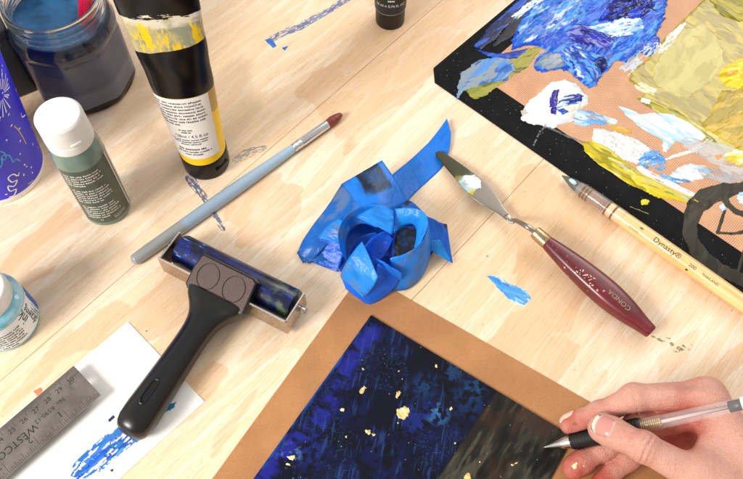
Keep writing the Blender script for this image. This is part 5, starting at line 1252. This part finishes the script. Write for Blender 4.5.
def surface_nets(f, lo, h):
    ins = f < 0; nx, ny, nz = f.shape
    acc = np.zeros((nx-1, ny-1, nz-1, 3), np.float32); cnt = np.zeros((nx-1, ny-1, nz-1), np.float32)
    corners = [(i, j, k) for i in (0, 1) for j in (0, 1) for k in (0, 1)]
    sub = lambda c: f[c[0]:nx-1+c[0], c[1]:ny-1+c[1], c[2]:nz-1+c[2]]
    for c in corners:
        for axx in range(3):
            if c[axx] == 0:
                c2 = list(c); c2[axx] = 1; A_ = sub(c); B_ = sub(tuple(c2)); m = (A_ < 0) != (B_ < 0)
                t = A_[m]/(A_[m]-B_[m]); p = np.tile(np.array(c, np.float32), (len(t), 1)); p[:, axx] += t
                acc[m] += p; cnt[m] += 1
    act = cnt > 0; idx = -np.ones(act.shape, np.int64); idx[act] = np.arange(act.sum())
    I = np.argwhere(act); V = (I+acc[act]/cnt[act][:, None])*h+lo
    Fs = []
    for axx in range(3):
        s0 = [slice(1, -1)]*3; s0[axx] = slice(0, -1); s1 = [slice(1, -1)]*3; s1[axx] = slice(1, None)
        a_ = ins[tuple(s0)]; b_ = ins[tuple(s1)]; E_ = np.argwhere(a_ != b_)
        fl = a_[tuple(E_.T)]
        off = np.ones(3, int); off[axx] = 0; E_ = E_+off
        o1, o2 = [(1, 2), (2, 0), (0, 1)][axx]
        def q(d1, d2):
            P_ = E_.copy(); P_[:, o1] -= d1; P_[:, o2] -= d2; return idx[P_[:, 0], P_[:, 1], P_[:, 2]]
        Q = np.stack([q(1, 1), q(0, 1), q(0, 0), q(1, 0)], 1)
        Q[~fl] = Q[~fl][:, ::-1]; Fs.append(Q)
    return V, np.vstack(Fs)
jt = dict(
 i=[J(707, 396, .052), J(634, 397.5, .044), J(599, 413.5, .0305), J(570, 424, pz(572)+.0045)],
 m=[J(712, 412, .040), J(637, 427, .031), J(604, 447.5, .0155), J(574.5, 467, .0098)],
 r=[J(718, 430, .028), J(660, 440, .022), J(627, 458, .0135), J(599, 485, .0088)],
 p=[J(724, 448, .017), J(682, 452, .0125), J(662, 458, .0100), J(650, 455, .0090)],
 t=[J(762, 535, .042), J(697, 476, .046), J(643, 446.5, pz(640)+.0105), J(602.5, 428, pz(602)+.0132)])
rad = dict(i=[.0106, .0089, .0078, .0062], m=[.0108, .0092, .0083, .0074], r=[.0102, .0088, .0078, .0070], p=[.0092, .0080, .0070, .0062], t=[.0155, .0118, .0094, .0076])
WR = J(785, 535, .040); EL = J(900, 690, .045)
allp = np.vstack([np.vstack(v) for v in jt.values()]+[WR])
lo = allp.min(0)-.026; hi = allp.max(0)+.030; lo[2] = -.003
FD = Field(lo, hi, .00085)
palm = FD.blank()
mids = [jt[k][0] for k in 'imrp']
for k_i, kk in enumerate('imrp'):
    w_ = WR+(np.array((.004, .012, .006))*(1.0-k_i*.75))
    FD.caps(palm, mids[k_i], w_, rad[kk][0]*.98, .0165, .008)
for a_, b_, r1, r2 in [(jt['i'][0], jt['m'][0], .0098, .0098), (jt['m'][0], jt['r'][0], .0095, .0090), (jt['r'][0], jt['p'][0], .0088, .0082),
                       (J(715, 432, .043), J(706, 458, .046), .0078, .0095), (J(735, 455, .044), J(720, 478, .046), .0125, .0135), (J(758, 500, .042), J(735, 505, .042), .016, .016),
                       (jt['t'][0], jt['t'][1], .0155, .0122), (jt['t'][0], WR, .016, .020), (WR, EL, .0215, .029)]:
    FD.caps(palm, a_, b_, r1, r2, .009)
hand = palm.copy(); fin_all = None
for kk in 'imrpt':
    P = jt[kk]; R_ = rad[kk]; g = FD.blank()
    st0 = 0 if kk != 't' else 1
    for q in range(st0, 3): FD.caps(g, P[q], P[q+1], R_[q]*(.95 if q else 1), R_[q+1]*.97, .004)
    for q in (1, 2): FD.caps(g, P[q], P[q]+1e-5, R_[q]*1.0, R_[q]*1.0, .004)           # fuller joints
    for q in range(0 if kk != 't' else 1, 2):                                             # fleshy pads on the palm side
        pass
    if kk == 't':
        dth = P[3]-P[2]; dth /= np.linalg.norm(dth); vw = np.array((0, 0, CAMH))-P[3]; vw /= np.linalg.norm(vw); sd_ = np.cross(dth, vw); sd_ /= np.linalg.norm(sd_)
        for sg in (-1, 1): FD.caps(g, P[3]-dth*.006+sd_*sg*.0024, P[3]+dth*.0002+sd_*sg*.0016, .0074, .0066, .005)
        FD.caps(g, P[3]*.5+P[2]*.5, P[3], .0086, .0080, .005)
        NTH, STH, DTH = vw-dth*(vw@dth), sd_, dth; NTH /= np.linalg.norm(NTH)
    if kk == 'm': FD.caps(g, P[3]*.75+P[2]*.25, P[3], .0082, .0078, .004)
    if kk == 'i': FD.caps(g, P[3]*.6+P[2]*.4, P[3], .0073, .0066, .004)
    hand = np.minimum(hand, smin(palm, g, .0065))
# pen lies in the web of the thumb: press the skin in slightly under the barrel and grip
X = FD.ax[0][:, None, None]; Y = FD.ax[1][None, :, None]; Z = FD.ax[2][None, None, :]
tp_ = (X-PT0[0])*pd[0]+(Y-PT0[1])*pd[1]+(Z-PT0[2])*pd[2]
dp = np.sqrt((X-PT0[0]-pd[0]*tp_)**2+(Y-PT0[1]-pd[1]*tp_)**2+(Z-PT0[2]-pd[2]*tp_)**2)
pr_ = np.where((tp_ > tg) & (tp_ < tge), .0060, .0048)
cut = np.where(tp_ > 0, pr_-dp, -.05); hand = -smin(-hand, -cut, .0012)
# thumb joint wrinkles (back of the joint), finger creases
def wrinkle(c, ax_, wl, amp, span, nrm=None, bow=0.0, sdv=None):
    global hand
    s_ = (X-c[0])*ax_[0]+(Y-c[1])*ax_[1]+(Z-c[2])*ax_[2]
    r2 = (X-c[0])**2+(Y-c[1])**2+(Z-c[2])**2
    if sdv is not None:
        l_ = (X-c[0])*sdv[0]+(Y-c[1])*sdv[1]+(Z-c[2])*sdv[2]; s_ = s_+bow*l_*l_
    m_ = np.exp(-(s_/span)**2)*np.exp(-r2/(.0135**2))
    if nrm is not None:
        n_ = (X-c[0])*nrm[0]+(Y-c[1])*nrm[1]+(Z-c[2])*nrm[2]; m_ = m_*smooth(-.002, .004, n_)
    hand = hand+amp*m_*(.5+.5*np.cos(2*math.pi*s_/wl))**2
tax = jt['t'][2]-jt['t'][1]; tax /= np.linalg.norm(tax)
vwt = np.array((0, 0, CAMH))-jt['t'][2]; vwt /= np.linalg.norm(vwt)
wrinkle(jt['t'][2]+tax*.001, tax, .0036, .0021, .0056, vwt, 26.0, STH)
for kk, q, am in (('i', 1, .0010), ('i', 2, .0007), ('m', 2, .0006), ('m', 1, .0006)):
    ax_ = jt[kk][q+1]-jt[kk][q-1]; ax_ /= np.linalg.norm(ax_); dn = -np.array((0, .75, .65)) if kk == 'i' else np.array((0, 0, 1.0))
    wrinkle(jt[kk][q], ax_, .006, am, .0016, np.array((0, -.6, .5)))
hand = np.maximum(hand, (.0024-Z)*np.ones_like(hand))                                       # rests on table and paper
V, F = surface_nets(hand.astype(np.float32), lo, FD.h)
# keep the connected hand only (drop stray bits), cut where the field box ends off frame is capped by the box
gr = np.gradient(hand, FD.h)
def samp(A, P):
    q = (P-lo)/FD.h; i = np.clip(np.floor(q).astype(int), 0, np.array(A.shape)-2); t = q-i; r_ = 0
    for c in [(a_, b_, c_) for a_ in (0, 1) for b_ in (0, 1) for c_ in (0, 1)]:
        w_ = np.prod(np.where(np.array(c), t, 1-t), axis=1); r_ = r_+w_*A[i[:, 0]+c[0], i[:, 1]+c[1], i[:, 2]+c[2]]
    return r_
def normals(P):
    n_ = np.stack([samp(g, P) for g in gr], 1); return n_/(np.linalg.norm(n_, axis=1, keepdims=True)+1e-12)
# Laplacian smoothing to remove voxel steps
e0 = np.vstack([F[:, [0, 1]], F[:, [1, 2]], F[:, [2, 3]], F[:, [3, 0]]])
for it in range(3):
    s_ = np.zeros_like(V); c_ = np.zeros(len(V)); np.add.at(s_, e0[:, 0], V[e0[:, 1]]); np.add.at(c_, e0[:, 0], 1); np.add.at(s_, e0[:, 1], V[e0[:, 0]]); np.add.at(c_, e0[:, 1], 1)
    V = V*.5+.5*s_/np.maximum(c_, 1)[:, None]
# redness: finger tips, joints and the inner palm
def near(P, r_): return np.exp(-((V-P)**2).sum(1)/(r_*r_))
red = np.zeros(len(V))
for kk in 'imrp': red += 1.0*near(jt[kk][3], .014)+.45*near(jt[kk][2], .010)+.25*near(jt[kk][1], .011)
red += .35*near(jt['t'][3], .012)+.30*near(jt['t'][2], .012)+.45*near(jt['i'][0]+np.array((-.012, -.004, -.004)), .016)
red += .7*near(J(680, 425, .03), .022)+.4*near(J(660, 425, .03), .02)
red += .5*(fbm(V[:, 0]/.012+V[:, 2]/.02, V[:, 1]/.012, 301, 4)-.45)
spot = np.zeros(len(V))
for p_, r_ in ((J(574, 423, .028), .0019), (J(577, 424, .027), .0012)): pass
SK = NT('skin'); rd = SK.attr('red').outputs['Fac']; sx_ = SK.obj()
mot = SK.noise(sx_, 130, 4, .6)
rr_ = SK.math('ADD', rd, SK.math('MULTIPLY', SK.math('SUBTRACT', mot, .5), .55))
c = SK.mix(SK.ss(0, 1.0, rr_), lin('#d19c89'), lin('#b34b3b'))
c = SK.mix(SK.math('MULTIPLY', SK.ss(.52, .66, SK.noise(sx_, 520, 4, .7)), .20), c, lin('#b26a58'))
c = SK.mix(SK.math('MULTIPLY', SK.ss(.50, .72, SK.noise(sx_, 65, 3, .6)), .28), c, lin('#e2b8a8'))
vo = SK.new('ShaderNodeTexVoronoi'); SK.link(sx_, vo.inputs['Vector']); vo.inputs['Scale'].default_value = 190
rcv = SK.sep(vo.outputs['Color']); fr_ = SK.math('MULTIPLY', SK.ss(.30, .12, vo.outputs['Distance']), SK.math('GREATER_THAN', rcv[0], .80))
c = SK.mix(SK.math('MULTIPLY', fr_, SK.math('MULTIPLY', SK.ss(.45, .65, SK.noise(sx_, 45, 2)), .45)), c, lin('#9a6a55'))
dirt = SK.attr('dirt').outputs['Fac']; c = SK.mix(SK.math('MULTIPLY', dirt, .75), c, lin('#5a3f3a'))
SK.base(c); SK.set(Roughness=SK.math('MULTIPLY_ADD', mot, .2, .38), Subsurface_Weight=.25, Subsurface_Scale=.004)
SK.b.inputs['Subsurface Radius'].default_value = (1.0, .35, .2)
v2 = SK.new('ShaderNodeTexVoronoi'); SK.link(sx_, v2.inputs['Vector']); v2.inputs['Scale'].default_value = 1300
SK.bump(SK.math('ADD', SK.math('MULTIPLY', v2.outputs['Distance'], .8), SK.math('MULTIPLY', SK.noise(SK.obj(scale=(1, 1, 1)), 330, 5, .7), 1.6)), .7, .0007)
# dirt marks: stains of paint on the index tip and side of the finger
pv = px(V); nv = normals(V); facing = (nv*(np.array((0, 0, CAMH))-V)).sum(1) > 0
dirt = np.zeros(len(V))
rd_ = random.Random(8); marks = [(574, 423.5, 2.0, .7), (576.5, 424.5, 1.3, .6), (571, 421, .8, .5)]
marks += [(rd_.gauss(695, 12), rd_.gauss(390, 3.2), rd_.uniform(.35, .9), rd_.uniform(.2, .6)) for _ in range(16)]+[(rd_.uniform(645, 740), rd_.uniform(384, 475), rd_.uniform(.3, .6), rd_.uniform(.15, .4)) for _ in range(40)]
for (dx_, dy_, r_, k_w) in marks: dirt += k_w*facing*np.exp(-((pv[:, 0]-dx_)**2+(pv[:, 1]-dy_)**2)/(r_*r_))
dirt += .35*facing*np.exp(-((pv[:, 0]-690)/26)**2-((pv[:, 1]-388)/4)**2)
body = mk('person', V, F, SK.m, None, True, attrs={'red': np.clip(red, 0, 1.3), 'dirt': np.clip(dirt, 0, 1)})
tag(body, 'bare right hand with paint stained nails holding a ballpoint pen', 'person')
# finger nails: plates that follow the skin
def skin_hit(P, dirv, maxd=.03):
    """march points P along dirv until they meet the skin"""
    P = P.copy(); 
    for _ in range(60):
        d_ = samp(hand, P); P += dirv*np.clip(d_, -.002, .004)[:, None]*.8
    return P
def nail(name, c, ax_, nrm, lu, lv, colfn, off=.00045, label=None):
    sv = np.cross(ax_, nrm); sv /= np.linalg.norm(sv); n_ = 22; G = []; UVs = []
    for i in range(n_):
        for j in range(n_):
            a_ = -1+2*i/(n_-1); b_ = -1+2*j/(n_-1)
            x = a_*math.sqrt(1-.36*b_*b_); y = b_*math.sqrt(1-.22*a_*a_)
            G.append(c+ax_*x*lu+sv*y*lv+nrm*.012); UVs.append((a_, b_))
    P = skin_hit(np.array(G), -nrm); UVs = np.array(UVs); nn = normals(P)
    edge = np.maximum(np.abs(UVs[:, 1]), np.maximum(-UVs[:, 0], 0)); lift = off*smooth(1.0, .7, edge)-.0001
    lift = np.where(UVs[:, 0] > .85, off*.9, lift)
    # smooth plate: fit out bumps by averaging
    P = P+nn*lift[:, None]; A_ = P.reshape(n_, n_, 3)
    for _ in range(4): A_[1:-1, 1:-1] = (A_[:-2, 1:-1]+A_[2:, 1:-1]+A_[1:-1, :-2]+A_[1:-1, 2:])/4
    o = mk(name, A_.reshape(-1, 3), grid_faces(n_, n_), NAILM, body, True, cols=colfn(UVs))
    sm_ = o.modifiers.new('thickness', 'SOLIDIFY'); sm_.thickness = .0004; sm_.offset = -1
    if label: o['label'] = label
    return o
NAILM = paint_mat('nail_plate', .22, .04, 300); NAILM.node_tree.nodes['Principled BSDF'].inputs['Subsurface Weight'].default_value = .15; NAILM.node_tree.nodes['Principled BSDF'].inputs['Subsurface Scale'].default_value = .002
def thumbcol(uv):
    u_, v_ = uv[:, 0], uv[:, 1]; c_ = np.tile(C3('#cb8a7f'), (len(uv), 1)); k = smooth(.55, .72, u_+.1*v_*v_)[:, None]; c_ = c_*(1-k)+C3('#dccdba')*k
    k = (smooth(-.75, -.95, u_)*.6)[:, None]; c_ = c_*(1-k)+C3('#e8c4b8')*k
    k = (smooth(.62, .75, u_)*smooth(.52, .66, vn(u_*4+3, v_*5, 9))*.8)[:, None]; c_ = c_*(1-k)+C3('#4a4034')*k
    k = (smooth(.80, .95, np.abs(v_))*smooth(.45, .6, vn(u_*6, v_*3, 12))*.55)[:, None]; c_ = c_*(1-k)+C3('#6b5a4a')*k
    return c_
nail('fingernail', J(606.5, 427.2, jt['t'][3][2]+.004), DTH, NTH, .0074, .0072, thumbcol, .0006, 'thumbnail with paint along its white edge')
iax = jt['i'][3]-jt['i'][2]; iax /= np.linalg.norm(iax); inr = np.array((-.25, .88, .45)); inr -= iax*(inr@iax); inr /= np.linalg.norm(inr)
nail('fingernail', jt['i'][3]-iax*.0005, iax, inr, .0062, .0052, lambda uv: np.tile(C3('#e6b8a8'), (len(uv), 1))*(1-smooth(.5, .7, uv[:, 0])[:, None])+C3('#d9b9a8')*smooth(.5, .7, uv[:, 0])[:, None])
# flakes of gold leaf on the middle finger tip
for (fx_, fy_, r_, sd_) in ((574.5, 466.5, 2.6, 1), (576.5, 463.5, 1.3, 2), (584, 466, .9, 3)):
    rr = random.Random(sd_); pts = [(fx_, fy_)]+[(fx_+r_*rr.uniform(.6, 1.25)*math.cos(2*math.pi*i/10), fy_+r_*rr.uniform(.6, 1.25)*math.sin(2*math.pi*i/10)) for i in range(10)]
    G = np.array([J(x, y, .030) for x, y in pts]); dv = G-np.array((0, 0, CAMH)); dv /= np.linalg.norm(dv, axis=1, keepdims=True)
    P = skin_hit(G, dv); P = P+normals(P)*.0003; P[0] += normals(P[:1])[0]*.0003
    mk('gold_flake', P, [(0, 1+i, 1+(i+1) % 10) for i in range(10)], pm('gold_leaf_flake', '#eddb9a', .4), body, False)
# ================================================================== camera, light, render
cam = bpy.data.cameras.new('camera'); co = bpy.data.objects.new('camera', cam); COL.objects.link(co)
co.location = (0, 0, CAMH); co.rotation_euler = (TILT, 0, 0)
cam.sensor_width = 36; cam.lens = FPX/743*36; cam.clip_start = .01; cam.clip_end = 50
S.camera = co
w = bpy.data.worlds.new('World'); S.world = w; w.use_nodes = True
wt = w.node_tree; bg = wt.nodes['Background']
tc = wt.nodes.new('ShaderNodeTexCoord'); sp = wt.nodes.new('ShaderNodeSeparateXYZ'); wt.links.new(tc.outputs['Generated'], sp.inputs[0])
rp = wt.nodes.new('ShaderNodeValToRGB'); wt.links.new(sp.outputs[2], rp.inputs[0])
rp.color_ramp.elements[0].position = 0.0; rp.color_ramp.elements[0].color = (.62, .56, .50, 1)
rp.color_ramp.elements[1].position = .9; rp.color_ramp.elements[1].color = (.78, .76, .74, 1)
def wm(op, a_, b_=0.0, lo=None):
    n_ = wt.nodes.new('ShaderNodeMath'); n_.operation = op
    for i_, q in enumerate((a_, b_)):
        if isinstance(q, bpy.types.NodeSocket): wt.links.new(q, n_.inputs[i_])
        else: n_.inputs[i_].default_value = q
    return n_.outputs[0]
def step(x_, lo, hi):
    n_ = wt.nodes.new('ShaderNodeMapRange'); n_.interpolation_type = 'SMOOTHSTEP'; wt.links.new(x_, n_.inputs[0]); n_.inputs[1].default_value = lo; n_.inputs[2].default_value = hi; return n_.outputs[0]
# the room round the table: walls and ceiling with an added bright patch above for sheen and a paler wall to the left
msheen = wm('MULTIPLY', wm('MULTIPLY', step(sp.outputs[1], .12, .20), wm('MULTIPLY', step(sp.outputs[0], -.12, -.05), step(sp.outputs[0], .62, .55))), wm('MULTIPLY', step(sp.outputs[2], .40, .46), step(sp.outputs[2], .96, .92)))
mwal = wm('MULTIPLY', step(sp.outputs[0], -.25, -.7), step(sp.outputs[2], -.1, .3))
mx1 = wt.nodes.new('ShaderNodeMix'); mx1.data_type = 'RGBA'; wt.links.new(mwal, mx1.inputs[0]); wt.links.new(rp.outputs[0], mx1.inputs[6]); mx1.inputs[7].default_value = (1.3, 1.26, 1.2, 1)
mx2 = wt.nodes.new('ShaderNodeMix'); mx2.data_type = 'RGBA'; wt.links.new(msheen, mx2.inputs[0]); wt.links.new(mx1.outputs[2], mx2.inputs[6]); mx2.inputs[7].default_value = (1.7, 1.7, 1.75, 1)
wt.links.new(mx2.outputs[2], bg.inputs[0]); bg.inputs[1].default_value = .68
def area(name, loc, aim, size, power, color=(1, 1, 1)):
    l = bpy.data.lights.new(name, 'AREA'); l.shape = 'RECTANGLE'; l.size, l.size_y = size; l.energy = power; l.color = color
    o = bpy.data.objects.new(name, l); COL.objects.link(o); o.location = loc
    o.rotation_euler = (Vector(aim)-Vector(loc)).to_track_quat('-Z', 'Y').to_euler(); return o
area('window_light', (-1.15, -.55, .95), (0, .33, 0), (.5, .5), 25, (1.0, .98, .95))
area('room_light', (1.0, 1.5, 1.2), (0, .33, 0), (1.0, .8), 9, (1.0, .95, .88))
S.render.engine = 'CYCLES'; S.cycles.samples = 64; S.cycles.use_denoising = True
S.cycles.max_bounces = 12; S.cycles.transmission_bounces = 12; S.cycles.glossy_bounces = 6; S.cycles.diffuse_bounces = 4; S.cycles.transparent_max_bounces = 12
S.cycles.caustics_reflective = False; S.cycles.caustics_refractive = True; S.cycles.sample_clamp_indirect = 6
vsn = S.view_settings; vsn.view_transform = 'Standard'; vsn.look = 'None'; vsn.exposure = .30; vsn.gamma = 1; vsn.use_curve_mapping = False
S.render.resolution_x = 1024; S.render.resolution_y = 660
